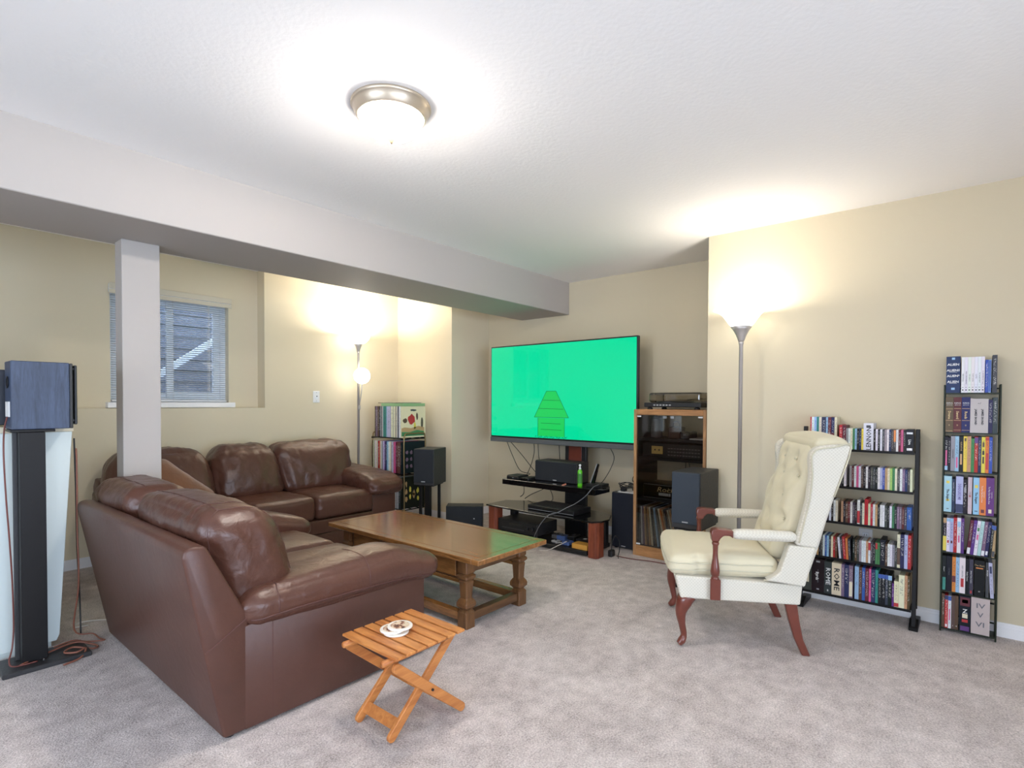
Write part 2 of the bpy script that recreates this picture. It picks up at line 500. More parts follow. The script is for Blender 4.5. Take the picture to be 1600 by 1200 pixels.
M_['ink_k'] = mat('black_ink', lin(30, 30, 36), 0.5)
M_['ink_g'] = mat('gold_ink', lin(206, 178, 128), 0.5)
M_['ink_p'] = mat('purple_ink', lin(120, 112, 168), 0.5)
M_['ink_r'] = mat('red_ink', lin(186, 52, 60), 0.5)
M_['ink_m'] = mat('grey_ink', lin(112, 112, 118), 0.5)
M_['bottle'] = mat('green_liquid', lin(96, 196, 40), 0.15, coat=0.3)
M_['labelgreen'] = mat('green_label', lin(60, 128, 44), 0.5)
M_['screen'] = mat('screen_green', (0.0, 0.02, 0.012, 1), 0.04, emit=lin(0, 226, 160), estr=0.95 / 2 ** EXPO)
M_['hut'] = mat('screen_hut', (0.0, 0.02, 0.01, 1), 0.2, emit=lin(28, 208, 92), estr=0.95 / 2 ** EXPO)
M_['hutline'] = mat('screen_line', (0.0, 0.02, 0.01, 1), 0.2, emit=lin(6, 70, 44), estr=0.95 / 2 ** EXPO)
_m2, _t2, _p2, _n2, _l2 = nt('blind_slat')
_p2.inputs['Base Color'].default_value = lin(236, 240, 244); _p2.inputs['Roughness'].default_value = 0.4
_tl = _n2.new('ShaderNodeBsdfTranslucent'); _tl.inputs[0].default_value = lin(236, 240, 244); _mz = _n2.new('ShaderNodeMixShader'); _mz.inputs[0].default_value = 0.45
_l2.new(_p2.outputs[0], _mz.inputs[1]); _l2.new(_tl.outputs[0], _mz.inputs[2]); _l2.new(_mz.outputs[0], _n2['Material Output'].inputs[0])
M_['slat'] = _m2
M_['finial'] = mat('aged_brass', lin(150, 128, 98), 0.5)
M_['valance'] = mat('valance_cream', lin(206, 198, 178), 0.5)
M_['slate'] = mat('slate_siding', lin(52, 60, 76), 0.85, bump=0.4, bscale=40, var=0.3, vscale=14)
M_['outboard'] = mat('outdoor_white_board', lin(150, 160, 172), 0.6)
M_['concrete'] = mat('concrete', lin(150, 150, 148), 0.9, bump=0.3, bscale=30)
M_['orangebox'] = mat('orange_carton', lin(214, 158, 70), 0.6)
M_['bluestuff'] = mat('blue_plastic', lin(84, 110, 170), 0.4)
M_['copperbox'] = mat('brown_leatherette', lin(92, 64, 50), 0.5)
M_['shade'] = emission('frosted_shade', (1.0, 0.93, 0.82, 1), 2.6)
M_['shade_bowl'] = emission('frosted_bowl_shade', (1.0, 0.93, 0.82, 1), 4.0)
M_['ball'] = emission('globe_glass', (1.0, 0.95, 0.86, 1), 6.0)
M_['bowl'] = emission('ceiling_bowl', (1.0, 0.95, 0.89, 1), CEIL_EMIT)
_t = M_['bowl'].node_tree      # frosted glass that lets most of the bulb's light through
_mx = _t.nodes.new('ShaderNodeMixShader'); _tr = _t.nodes.new('ShaderNodeBsdfTransparent'); _mx.inputs[0].default_value = 0.65
_t.links.new(_t.nodes['Principled BSDF'].outputs[0], _mx.inputs[1]); _t.links.new(_tr.outputs[0], _mx.inputs[2])
_t.links.new(_mx.outputs[0], _t.nodes['Material Output'].inputs[0])
# ------------------------------------------------------------------ the room
RW, TW, LW, WW, BY = 3.926, 4.56, 5.05, 5.19, 1.449      # right wall, TV wall, ledge wall, window wall, end of the right wall
XL, YB, HC, HB = -3.0, -3.0, 2.44, 2.122
struct('floor', bx(XL - .2, TW + .2, YB - .2, WW + .2, -0.12, 0.0), M_['carpet'])
struct('ceiling', bx(XL - .2, TW + .2, YB - .2, 3.075, HC, HC + .1), M_['ceil'])
struct('ceiling_alcove', bx(XL - .2, TW + .2, 3.68, WW + .2, 2.475, 2.575), M_['ceil'])
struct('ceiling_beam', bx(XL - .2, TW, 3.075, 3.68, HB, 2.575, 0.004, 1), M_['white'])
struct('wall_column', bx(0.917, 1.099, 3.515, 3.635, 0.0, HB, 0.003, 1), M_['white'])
struct('wall_lamp_side', bx(RW, RW + .15, YB - .2, BY, 0, HC), M_['wall_dim'])
struct('wall_return', bx(RW + .15, TW, BY - .15, BY, 0, HC), M_['wall_dim'])
struct('wall_television', bx(TW, TW + .15, BY - .15, 4.16, 0, HC + .1), M_['wall_dim'])
# boxed-out corner
struct('wall_corner_box', bx(3.985, TW + .15, 4.16, WW + .15, 0, 2.475), M_['wall'])
# foundation wall with ledge, upper wall set back around the window
struct('wall_ledge', bx(XL, 2.434, LW, WW + .15, 0, 1.187), M_['wall'])
struct('wall_ledge_end', bx(2.434, 3.985, LW, WW + .15, 0, 2.475), M_['wall'])
WX0, WX1, WZ0, WZ1 = 1.272, 2.168, 1.236, 2.135
bm = bmesh.new()
box(bm, XL, WX0, WW, WW + .15, 1.187, 2.475)
box(bm, WX1, 2.434, WW, WW + .15, 1.187, 2.475)
box(bm, WX0, WX1, WW, WW + .15, 1.187, WZ0)
box(bm, WX0, WX1, WW, WW + .15, WZ1, 2.475)
struct('wall_window', bm, M_['wall'])
SY0, SY1, SZ0, SZ1 = -.8, 2.6, .5, 2.1
bm = bmesh.new()
box(bm, XL - .2, XL, YB - .2, SY0, 0, 2.575); box(bm, XL - .2, XL, SY1, WW + .2, 0, 2.575)
box(bm, XL - .2, XL, SY0, SY1, 0, SZ0); box(bm, XL - .2, XL, SY0, SY1, SZ1, 2.575)
struct('wall_far_left', bm, M_['wall'])
bm = bmesh.new()
for a, b in ((SY0, SY0 + .05), (.87, .93), (SY1 - .05, SY1)): box(bm, XL - .12, XL - .06, a, b, SZ0, SZ1)
for a, b in ((SZ0, SZ0 + .05), (SZ1 - .05, SZ1)): box(bm, XL - .12, XL - .06, SY0 + .05, SY1 - .05, a, b)
w2 = struct('side_window_added', bm, M_['vinyl'])  # side window added out of view to bring daylight to the left
part('pane', bx(XL - .095, XL - .085, SY0 + .05, SY1 - .05, SZ0 + .05, SZ1 - .05), M_['pane'], w2, local=True)
# wall behind the viewer with a wide patio door added to let daylight in
DX0, DX1, DZ1 = -2.5, 1.9, 2.1
bm = bmesh.new()
box(bm, XL, DX0, YB - .15, YB, 0, HC); box(bm, DX1, RW, YB - .15, YB, 0, HC); box(bm, DX0, DX1, YB - .15, YB, DZ1, HC)
struct('wall_patio', bm, M_['wall_dim'])
bm = bmesh.new()
for a, b in ((DX0, DX0 + .07), (-.34, -.26), (DX1 - .07, DX1)): box(bm, a, b, YB - .11, YB - .05, 0.0, DZ1)
box(bm, DX0 + .07, -.34, YB - .11, YB - .05, 0, .08); box(bm, -.26, DX1 - .07, YB - .11, YB - .05, 0, .08)
box(bm, DX0 + .07, -.34, YB - .11, YB - .05, DZ1 - .08, DZ1); box(bm, -.26, DX1 - .07, YB - .11, YB - .05, DZ1 - .08, DZ1)
d = struct('patio_door_added', bm, M_['vinyl'])
part('glass', bx(DX0 + .07, -.34, YB - .085, YB - .075, .08, DZ1 - .08), M_['pane'], d, local=True)
part('glass', bx(-.26, DX1 - .07, YB - .085, YB - .075, .08, DZ1 - .08), M_['pane'], d, local=True)

def baseboard(name, axis, a0, a1, f, sgn):
    """two-step skirting; f is the wall face, sgn points into the room"""
    bm = bmesh.new()
    for t, z0, z1 in ((.014, 0, .050), (.011, .050, .066), (.007, .066, .076)):
        lo, hi = sorted((f, f + sgn * t))
        if axis == 'y': box(bm, lo, hi, a0, a1, z0, z1)
        else: box(bm, a0, a1, lo, hi, z0, z1)
    return struct(name, bm, M_['trim'])
baseboard('baseboard_lamp_side', 'y', YB, BY, RW, -1)
baseboard('baseboard_return', 'x', RW, TW, BY, 1)
baseboard('baseboard_television', 'y', BY + .015, 4.145, TW, -1)
baseboard('baseboard_corner_front', 'x', 3.985, TW - .015, 4.16, -1)
baseboard('baseboard_corner_side', 'y', 4.16, 5.03, 3.985, -1)
baseboard('baseboard_ledge', 'x', XL, 3.97, LW, -1)

# window: vinyl frame, fixed and sliding sash
bm = bmesh.new()
FY0, FY1 = 5.262, 5.335
box(bm, WX0, WX0 + .045, FY0, FY1, WZ0, WZ1); box(bm, WX1 - .045, WX1, FY0, FY1, WZ0, WZ1)
box(bm, WX0 + .045, WX1 - .045, FY0, FY1, WZ0, WZ0 + .035); box(bm, WX0 + .045, WX1 - .045, FY0, FY1, WZ1 - .04, WZ1)
win = struct('window_1', bm, M_['vinyl'])
def sash(x0, x1, y0, y1, w):
    bm = bmesh.new()
    z0, z1 = WZ0 + .036, WZ1 - .041
    box(bm, x0, x0 + w, y0, y1, z0, z1, .003, 1); box(bm, x1 - w, x1, y0, y1, z0, z1, .003, 1)
    box(bm, x0 + w, x1 - w, y0, y1, z0, z0 + w, .003, 1); box(bm, x0 + w, x1 - w, y0, y1, z1 - w, z1, .003, 1)
    s = part('sash', bm, M_['vinyl'], win, local=True)
    part('pane', bx(x0 + w, x1 - w, (y0 + y1) / 2 - .003, (y0 + y1) / 2 + .003, z0 + w, z1 - w), M_['pane'], s, local=True)
sash(1.317, 1.745, 5.298, 5.325, .04)
sash(1.690, 2.122, 5.266, 5.294, .055)
part('sill_board', bx(1.238, 2.202, 5.125, 5.262, 1.190, 1.236, .006), M_['trim'], win, local=True)

# the window blind
bl = thing('window_blind', 'white horizontal slat blind lowered over the basement window', 'blind', (1.72, 5.215, 2.1))
part('headrail', bx(1.262, 2.178, 5.1505, 5.186, 2.10, 2.165, .004), M_['vinyl'], bl)
part('valance', bx(1.258, 2.180, 5.142, 5.150, 2.124, 2.172, .003, 1), M_['valance'], bl)
part('valance_lip', bx(1.258, 2.180, 5.144, 5.150, 2.086, 2.121, .002, 1), M_['valance'], bl)
bm = bmesh.new()
n = 46
for i in range(n):
    z = 1.262 + i * (2.085 - 1.262) / (n - 1)
    vs = box(bm, 1.285, 2.155, 5.205, 5.229, z - .0007, z + .0007)
    for v in vs: v.co.z += (v.co.y - 5.217) * -0.20
part('slats', bm, M_['slat'], bl, kind='stuff')
part('bottom_rail', bx(1.283, 2.157, 5.205, 5.229, 1.240, 1.254, .003, 1), M_['trim'], bl)
for x in (1.40, 1.72, 1.995):
    bm = bmesh.new(); sweep(bm, [(x, 5.203, 1.245), (x, 5.203, 2.118)], .0012, 5); part('ladder_cord', bm, M_['whitewire'], bl)
bm = bmesh.new(); sweep(bm, [(2.005, 5.196, 1.33), (2.005, 5.196, 2.118)], .0025, 6); part('tilt_wand', bm, M_['whitewire'], bl)

# outside the window: retaining wall with boards, ground, white diagonal stair board
sid = struct('exterior_siding', bx(-1.5, 5.5, 6.55, 6.65, 0.6, 2.62), M_['slate'])
for i in range(16):
    z = 0.62 + i * .12
    bm = bmesh.new(); prism(bm, [(6.55, z), (6.528, z), (6.545, z + .118), (6.55, z + .118)], 'x', -1.4, 5.4); part('plank', bm, M_['slate'], sid, local=True)
struct('exterior_ground', bx(-1.5, 5.5, 5.35, 6.65, 0.4, 0.6), M_['concrete'])
bm = bmesh.new(); prism(bm, [(1.2, 1.015), (3.3, 2.555), (3.3, 2.475), (1.2, 0.935)], 'y', 6.20, 6.24)
o = part('stair_board', bm, M_['outboard']); tag(o, 'white diagonal stair board outside behind the window blind', 'board')
bm = bmesh.new(); box(bm, 1.17, 1.23, 6.20, 6.24, .6, 1.0); box(bm, 3.26, 3.32, 6.20, 6.24, .6, 2.5)
part('post', bm, M_['outboard'], o, local=True)

# wall plates
def plate(name, label, cat, x, y, z, axis, parts='duplex'):
    t = thing(name, label, cat, (x, y, z))
    if axis == 'x':
        part('cover_plate', bx(x - .006, x, y - .036, y + .036, z - .058, z + .058, .003, 1), M_['trim'], t)
        for dz in (-.02, .02):
            part('socket', bx(x - .0085, x - .006, y - .016, y + .016, z + dz - .014, z + dz + .014, .002, 1), M_['vinyl'], t)
            for dy in (-.006, .006): part('slot', bx(x - .009, x - .0085, y + dy - .0012, y + dy + .0012, z + dz - .005, z + dz + .005), M_['black'], t)
    else:
        part('cover_plate', bx(x - .036, x + .036, y - .006, y, z - .058, z + .058, .003, 1), M_['trim'], t)
        part('rocker', bx(x - .010, x + .010, y - .011, y - .006, z - .024, z + .004, .002, 1), M_['vinyl'], t)
        part('toggle', bx(x - .006, x + .006, y - .017, y - .011, z + .000, z + .010, .002, 1), M_['black'], t)
        for dz in (-.042, .042):
            bm = bmesh.new(); sweep(bm, [(x, y - .0075, z + dz), (x, y - .006, z + dz)], .003, 8); part('screw', bm, M_['grey'], t)
plate('wall_switch', 'white switch plate on the wall above the sofa back', 'switch', 2.958, LW, 1.295, 'y')
plate('wall_outlet', 'white power outlet on the wall behind the disc rack', 'outlet', RW, .47, .43, 'x')

# ------------------------------------------------------------------ ceiling light
def ceiling_light(cx, cy, label):
    t = thing('ceiling_light', label, 'lamp', (cx, cy, HC))
    bm = bmesh.new()
    lathe(bm, [(.10, 0), (.158, 0), (.160, -.008), (.155, -.014), (.152, -.016), (.149, -.030), (.139, -.044), (.137, -.048), (.132, -.051), (.128, -.049), (.126, -.030), (.10, -.006)], 48, (cx, cy, HC), capb=False, capt=False, close=True)
    part('rim', bm, M_['nickelwarm'], t, smooth=True)
    bm = bmesh.new()
    prof = [(.127, -.040)] + [(.127 * cos(a * pi / 2 / 12) ** 0.9 if a < 12 else .012, -.040 - .092 * sin(a * pi / 2 / 12)) for a in range(1, 13)]
    lathe(bm, prof, 48, (cx, cy, HC), capb=True, capt=True)
    part('glass_bowl', bm, M_['bowl'], t, smooth=True)
    bm = bmesh.new()
    lathe(bm, [(.010, -.128), (.014, -.132), (.015, -.137), (.009, -.142), (.009, -.146), (.004, -.151)], 20, (cx, cy, HC)); part('finial', bm, M_['finial'], t, smooth=True)
    bulb('ceiling_bulb', (cx, cy, HC - .062), CEIL_W, .03, (1.0, 0.95, 0.88))
    return t
M_['nickelwarm'] = mat('satin_nickel', lin(190, 176, 156), 0.35, metal=0.6)
ceiling_light(1.393, 1.807, 'round flush ceiling light with frosted glass bowl and nickel rim')
ceiling_light(-1.3, -1.1, 'added unseen round flush ceiling light near the patio door')  # extra fixture added behind the camera to brighten the room
# ------------------------------------------------------------------ floor lamps
def disc_base(t, x, y, r, m):
    bm = bmesh.new(); lathe(bm, [(r, 0), (r, .012), (r * .93, .020), (r * .3, .030), (.018, .045)], 40, (x, y, 0)); part('base', bm, m, t, smooth=True)

x, y = 3.70, 1.147
t = thing('floor_lamp', 'tall nickel torchiere floor lamp with flared glass shade behind the armchair', 'lamp', (x, y, 0))
disc_base(t, x, y, .135, M_['nickel'])
bm = bmesh.new(); lathe(bm, [(.0125, .04), (.0125, 1.63), (.016, 1.635), (.016, 1.65)], 20, (x, y, 0)); part('pole', bm, M_['nickel'], t, smooth=True)
bm = bmesh.new(); lathe(bm, [(.016, 1.648), (.022, 1.66), (.032, 1.69), (.050, 1.725), (.066, 1.745), (.062, 1.746), (.02, 1.70)], 32, (x, y, 0)); part('cup', bm, M_['nickel'], t, smooth=True)
bm = bmesh.new()
lathe(bm, [(.060, 1.746), (.075, 1.762), (.095, 1.792), (.120, 1.826), (.150, 1.848), (.174, 1.856), (.174, 1.859), (.150, 1.852), (.118, 1.832), (.092, 1.797), (.071, 1.767), (.02, 1.752)], 40, (x, y, 0), capb=False)
part('lamp_shade', bm, M_['shade'], t, smooth=True)
bulb('torchiere_bulb', (x, y, 1.835), BULB_W, .04)

x, y = 3.335, 4.875
t = thing('floor_lamp', 'slim nickel floor lamp with white bowl and globe reading light beside the sofa', 'lamp', (x, y, 0))
disc_base(t, x, y, .112, M_['nickel'])
bm = bmesh.new(); lathe(bm, [(.012, .04), (.012, 1.76), (.015, 1.765)], 20, (x, y, 0)); part('pole', bm, M_['nickel'], t, smooth=True)
bm = bmesh.new(); lathe(bm, [(.014, 1.755), (.018, 1.78), (.030, 1.82), (.046, 1.845), (.042, 1.847), (.01, 1.81)], 28, (x, y, 0)); part('cup', bm, M_['nickel'], t, smooth=True)
bm = bmesh.new(); lathe(bm, [(.040, 1.846), (.075, 1.862), (.105, 1.895), (.122, 1.935), (.126, 1.958), (.122, 1.958), (.116, 1.935), (.10, 1.90), (.07, 1.868), (.01, 1.852)], 36, (x, y, 0), capb=False)
part('lamp_shade', bm, M_['shade_bowl'], t, smooth=True)
gx, gy, gz = x + .005, y - .055, 1.515
bm = bmesh.new(); sweep(bm, smoothpath([(x, y - .014, 1.20), (x, y - .03, 1.26), (x + .004, y - .05, 1.36), (gx, gy, 1.435)]), .006, 8); part('gooseneck', bm, M_['nickel'], t, smooth=True)
part('clamp', bx(x - .014, x + .014, y - .022, y - .0125, 1.165, 1.21, .004), M_['nickel'], t)
bm = bmesh.new(); bmesh.ops.create_uvsphere(bm, u_segments=32, v_segments=20, radius=.083)
for v in bm.verts: v.co += Vector((gx, gy, gz))
part('globe_shade', bm, M_['ball'], t, smooth=True)
bulb('bowl_bulb', (x, y, 1.93), BULB_W * 4.0, .04, (1.0, 0.92, 0.80))

# ------------------------------------------------------------------ television
t = thing('television', 'very large flat TV with a bright green cartoon screen on its stand', 'television', (4.22, 2.97, .85))
part('body', bx(4.201, 4.238, 2.138, 3.80, .893, 1.815, .004, 1), M_['black'], t)
scr = part('screen', bx(4.1985, 4.2008, 2.150, 3.788, .907, 1.803), M_['screen'], t)
part('soundbar', bx(4.192, 4.240, 2.138, 3.80, .846, .892, .004, 1), M_['bar'], t)
part('back_cover', bx(4.238, 4.262, 2.5, 3.45, .95, 1.5, .01), M_['black'], t)
# a plain shed drawn on the screen (cy: centre), flat shapes a hair proud of the panel
def flat(name, pts, m, x=4.1978, th=.0006):
    bm = bmesh.new(); prism(bm, pts, 'x', x - th, x); return part(name, bm, m, scr)
cyy = 3.03
flat('drawn_wall', [(cyy + .155, .925), (cyy + .155, 1.10), (cyy - .155, 1.10), (cyy - .155, .925)], M_['hut'])
flat('drawn_roof', [(cyy + .20, 1.105), (cyy + .055, 1.355), (cyy - .055, 1.355), (cyy - .20, 1.105)], M_['hut'])
def ln(a, b, w=.0035):
    (y0, z0), (y1, z1) = a, b
    d = Vector((y1 - y0, z1 - z0)).normalized(); nx, nz = -d.y * w / 2, d.x * w / 2
    return [(y0 + nx, z0 + nz), (y1 + nx, z1 + nz), (y1 - nx, z1 - nz), (y0 - nx, z0 - nz)]
bm = bmesh.new()
for a, b in (((cyy + .155, .925), (cyy + .155, 1.10)), ((cyy - .155, .925), (cyy - .155, 1.10)), ((cyy + .20, 1.105), (cyy + .055, 1.355)), ((cyy - .20, 1.105), (cyy - .055, 1.355)),
             ((cyy + .20, 1.105), (cyy - .20, 1.105)), ((cyy + .055, 1.355), (cyy - .055, 1.355)), ((cyy + .10, 1.27), (cyy - .10, 1.265)), ((cyy + .15, 1.19), (cyy - .14, 1.185)),
             ((cyy + .12, 1.05), (cyy - .11, 1.047)), ((cyy + .12, .99), (cyy - .12, .988))):
    prism(bm, ln(a, b), 'x', 4.1966, 4.1971)
# handwriting-like scribble below
px_, pz_ = cyy + .19, .918
for i in range(60):
    q = (px_ - .0064, .918 + .009 * sin(i * 1.9) + .004 * sin(i * .7))
    if i % 11 not in (3, 4): prism(bm, ln((px_, pz_), q, .003), 'x', 4.1966, 4.1971)
    px_, pz_ = q
part('drawn_lines', bm, M_['hutline'], scr)

# ------------------------------------------------------------------ television stand
t = thing('television_stand', 'black glass television stand with cherry legs, raised shelf and rear post', 'stand', (3.95, 2.85, 0))
bm = bmesh.new(); prism(bm, [(3.735, 3.435), (3.71, 3.0), (3.705, 2.7), (3.725, 2.29), (3.80, 2.235), (3.90, 2.225), (4.06, 2.30), (4.13, 2.45), (4.13, 3.25), (4.02, 3.435)], 'z', .286, .300, .002, 1)
part('glass_top', bm, M_['gloss'], t)
part('bottom_shelf', bx(3.745, 4.12, 2.345, 3.385, .012, .045, .003, 1), M_['black'], t)
for xx, yy in ((3.742, 2.245), (3.765, 3.345)):
    bm = bmesh.new(); prism(bm, [(xx, yy + .085), (xx, yy + .015), (xx + .03, yy), (xx + .105, yy), (xx + .105, yy + .085)], 'z', 0, .2855, .004, 1)
    part('leg', bm, M_['cherry'], t)
for yy in (2.37, 3.36):
    part('rear_leg', bx(4.03, 4.09, yy - .03, yy + .03, .0455, .2855, .003, 1), M_['black'], t)
part('post', bx(4.275, 4.315, 2.69, 2.92, .0, 1.45, .004, 1), M_['black'], t)
part('post_panel', bx(4.270, 4.2748, 2.735, 2.875, .50, .86, .001, 1), M_['mahog'], t)
bm = bmesh.new(); prism(bm, [(3.905, 3.385), (3.905, 2.365), (4.155, 2.370), (4.270, 2.5), (4.270, 3.25), (4.155, 3.385)], 'z', .474, .524, .003, 1)
part('raised_shelf', bm, M_['gloss'], t)
part('mount', bx(4.262, 4.275, 2.6, 3.05, 1.1, 1.4, .004, 1), M_['black'], t)

# on the raised shelf
def speaker(name, label, loc, rotz, w, d, h, cloth, body, group=None, badge=True, grille=(.012, .012), extra=None, plinth=0.0):
    """front looks along local -x; base centre of the front edge at loc"""
    t = thing(name, label, 'speaker', loc, rotz, group)
    part('cabinet', bx(0, d, -w / 2, w / 2, 0, h, .004, 1), body, t, local=True)
    part('grille', bx(-.012, -.0005, -w / 2 + .003, w / 2 - .003, plinth + .003, h - .003, .006), cloth, t, local=True)
    if badge:
        part('badge', bx(-.0135, -.0122, -.02, .02, plinth + .012, plinth + .020), M_['silver'], t, local=True)
    return t
speaker('center_speaker', 'long low black centre speaker on the raised shelf under the TV', (4.052, 2.872, .5255), 0, .455, .20, .185, M_['grille'], M_['blackwood'])
bt = thing('spray_bottle', 'small green liquid bottle with a clear pump on the raised shelf', 'bottle', (3.965, 2.553, .5245))
bm = bmesh.new(); lathe(bm, [(.019, 0), (.021, .004), (.021, .125), (.017, .140), (.010, .148)], 24, (3.965, 2.553, .5245)); part('body', bm, M_['bottle'], bt, smooth=True)
bm = bmesh.new(); lathe(bm, [(.0213, .03), (.0213, .115)], 24, (3.965, 2.553, .5245), capb=False, capt=False)
part('wrap_label', bm, M_['labelgreen'], bt, smooth=True)
bm = bmesh.new(); lathe(bm, [(.010, .148), (.010, .162), (.006, .166), (.006, .178), (.011, .180), (.010, .190), (.003, .194)], 16, (3.965, 2.553, .5245)); part('pump', bm, M_['paper'], bt, smooth=True)
def gadget(name, label, cat, x0, x1, y0, y1, z0, z1, m=None, bev=.003):
    t = thing(name, label, cat, ((x0 + x1) / 2, (y0 + y1) / 2, z0))
    part('case', bx(x0, x1, y0, y1, z0, z1, bev, 1), m or M_['black'], t)
    return t
g = gadget('game_console', 'flat black box at the window end of the raised shelf', 'console', 3.94, 4.10, 3.22, 3.36, .5245, .552)
part('top_cover', bx(3.945, 4.095, 3.225, 3.355, .5521, .558, .002, 1), M_['blackwood'], g)
part('front_light', bx(3.9385, 3.9398, 3.27, 3.29, .535, .540), M_['silver'], g)
g = gadget('cable_box', 'black cable box beside the centre speaker on the raised shelf', 'box', 3.96, 4.12, 3.115, 3.205, .5245, .545)
part('front_panel', bx(3.958, 3.9598, 3.12, 3.20, .527, .541), M_['gloss'], g)
g = gadget('modem', 'black modem with a tilted pale antenna at the shelf end', 'modem', 4.02, 4.15, 2.375, 2.53, .5245, .550)
bm = bmesh.new(); prism(bm, [(2.500, .5505), (2.470, .5505), (2.425, .715), (2.437, .722)], 'x', 4.06, 4.075); part('antenna', bm, M_['gloss'], g)
bm = bmesh.new(); prism(bm, [(2.506, .553), (2.5012, .553), (2.4385, .721), (2.444, .722)], 'x', 4.055, 4.08); part('antenna_edge', bm, M_['silver'], g)
bm = bmesh.new()
for i, (r_, z_) in enumerate(((.013, 0), (.016, .006), (.009, .013))): lathe(bm, [(r_, z_), (r_ * 1.05, z_ + .003), (r_ * .5, z_ + .007)], 12, (3.925, 2.70 - .012 * i, .5245))
tag(part('trinket', bm, mat('salmon_trinket', lin(196, 120, 96), 0.5), smooth=True), 'tiny salmon coloured trinket in front of the centre speaker', 'trinket')

# on the glass top and bottom shelf
g = gadget('disc_player', 'slim black disc player with slotted lid on the glass top', 'player', 3.79, 4.06, 2.50, 2.985, .301, .345)
part('trim_line', bx(3.7885, 3.7898, 2.505, 2.98, .310, .3125), M_['silver'], g)
part('display', bx(3.788, 3.7898, 2.66, 2.82, .318, .338), M_['gloss'], g)
bm = bmesh.new()
for i in range(26): box(bm, 3.83, 4.03, 2.53 + i * .0165, 2.541 + i * .0165, .3451, .3485)
part('vent_slats', bm, M_['blackwood'], g, kind='stuff')
g = gadget('amplifier', 'wide black amplifier with two knobs on the bottom shelf', 'amplifier', 3.80, 4.10, 2.885, 3.335, .0695, .175, M_['blackwood'])
part('faceplate', bx(3.793, 3.7998, 2.885, 3.335, .0695, .175, .002, 1), M_['black'], g)
for yy, r_ in ((2.935, .019), (2.985, .012)):
    bm = bmesh.new(); lathe(bm, [(r_, 0), (r_, .014), (r_ * .85, .017)], 24, (0, 0, 0))
    for v in bm.verts: v.co = Vector((3.793 - v.co.z, yy + v.co.x, .125 + v.co.y))
    part('knob', bm, M_['black'], g, smooth=True)
bm = bmesh.new()
for i in range(14): box(bm, 3.7912, 3.7928, 3.03 + i * .019, 3.037 + i * .019, .100, .104)
part('buttons', bm, M_['grey'], g)
part('display', bx(3.7915, 3.7928, 3.03, 3.2, .13, .155), M_['gloss'], g)
bm = bmesh.new()
for yy in (2.92, 3.30):
    for xx in (3.83, 4.07): lathe(bm, [(.018, 0), (.02, .0235)], 14, (xx, yy, .0455))
part('foot', bm, M_['black'], g)
g = gadget('carton', 'small flat orange carton at the front of the bottom shelf', 'box', 3.765, 3.86, 2.352, 2.50, .0455, .085, M_['orangebox'], .002)
part('flap', bx(3.767, 3.858, 2.354, 2.498, .0851, .0862), M_['orangebox'], g)
g = gadget('phone_box', 'dark box with white tags lying behind the orange carton', 'box', 3.875, 3.99, 2.36, 2.53, .0455, .098)
for yy in (2.39, 2.45): part('tag', bx(3.90, 3.93, yy, yy + .025, .0982, .099), M_['paper'], g)
for i, (xx, yy, l_, w_, h_, m_, lb, ca, nm) in enumerate((
        (3.79, 2.60, .085, .05, .03, 'bluestuff', 'blue plastic clip lying on the bottom shelf nearest the carton', 'clip', 'plastic_clip'),
        (3.80, 2.72, .06, .045, .02, 'silver', 'pale grey game controller piece on the bottom shelf', 'controller', 'controller'),
        (3.90, 2.62, .12, .05, .055, 'black', 'black power adapter heaped on the bottom shelf', 'adapter', 'power_adapter'),
        (3.89, 2.72, .07, .06, .045, 'bluestuff', 'blue box end behind the black adapter on the bottom shelf', 'box', 'small_box'),
        (3.92, 2.80, .10, .05, .035, 'grey', 'grey remote control by the amplifier on the bottom shelf', 'remote', 'remote_control'))):
    g = gadget(nm, lb, ca, xx, xx + l_, yy - w_, yy + w_ * .4, .0455, .0455 + h_, M_[m_], .006)
    part('button', bx(xx + l_ * .3, xx + l_ * .6, yy - w_ * .5, yy - w_ * .2, .0455 + h_ + .0002, .0455 + h_ + .003), M_['black'] if m_ != 'black' else M_['grey'], g)
for i, (pts, lab) in enumerate((
        ([(3.79, 2.68, .05), (3.80, 2.60, .07), (3.76, 2.55, .09), (3.74, 2.62, .05), (3.70, 2.70, .004), (3.66, 2.76, .004)], 'pale cord drooping over the bottom shelf edge'),
        ([(3.88, 2.86, .09), (3.86, 2.80, .12), (3.85, 2.70, .11), (3.87, 2.60, .105), (3.9, 2.55, .103)], 'black cord looping over the adapters on the bottom shelf'))):
    cable('cord', pts, .003, M_['whitewire'] if i == 0 else M_['black'], None, lab, 'cord')

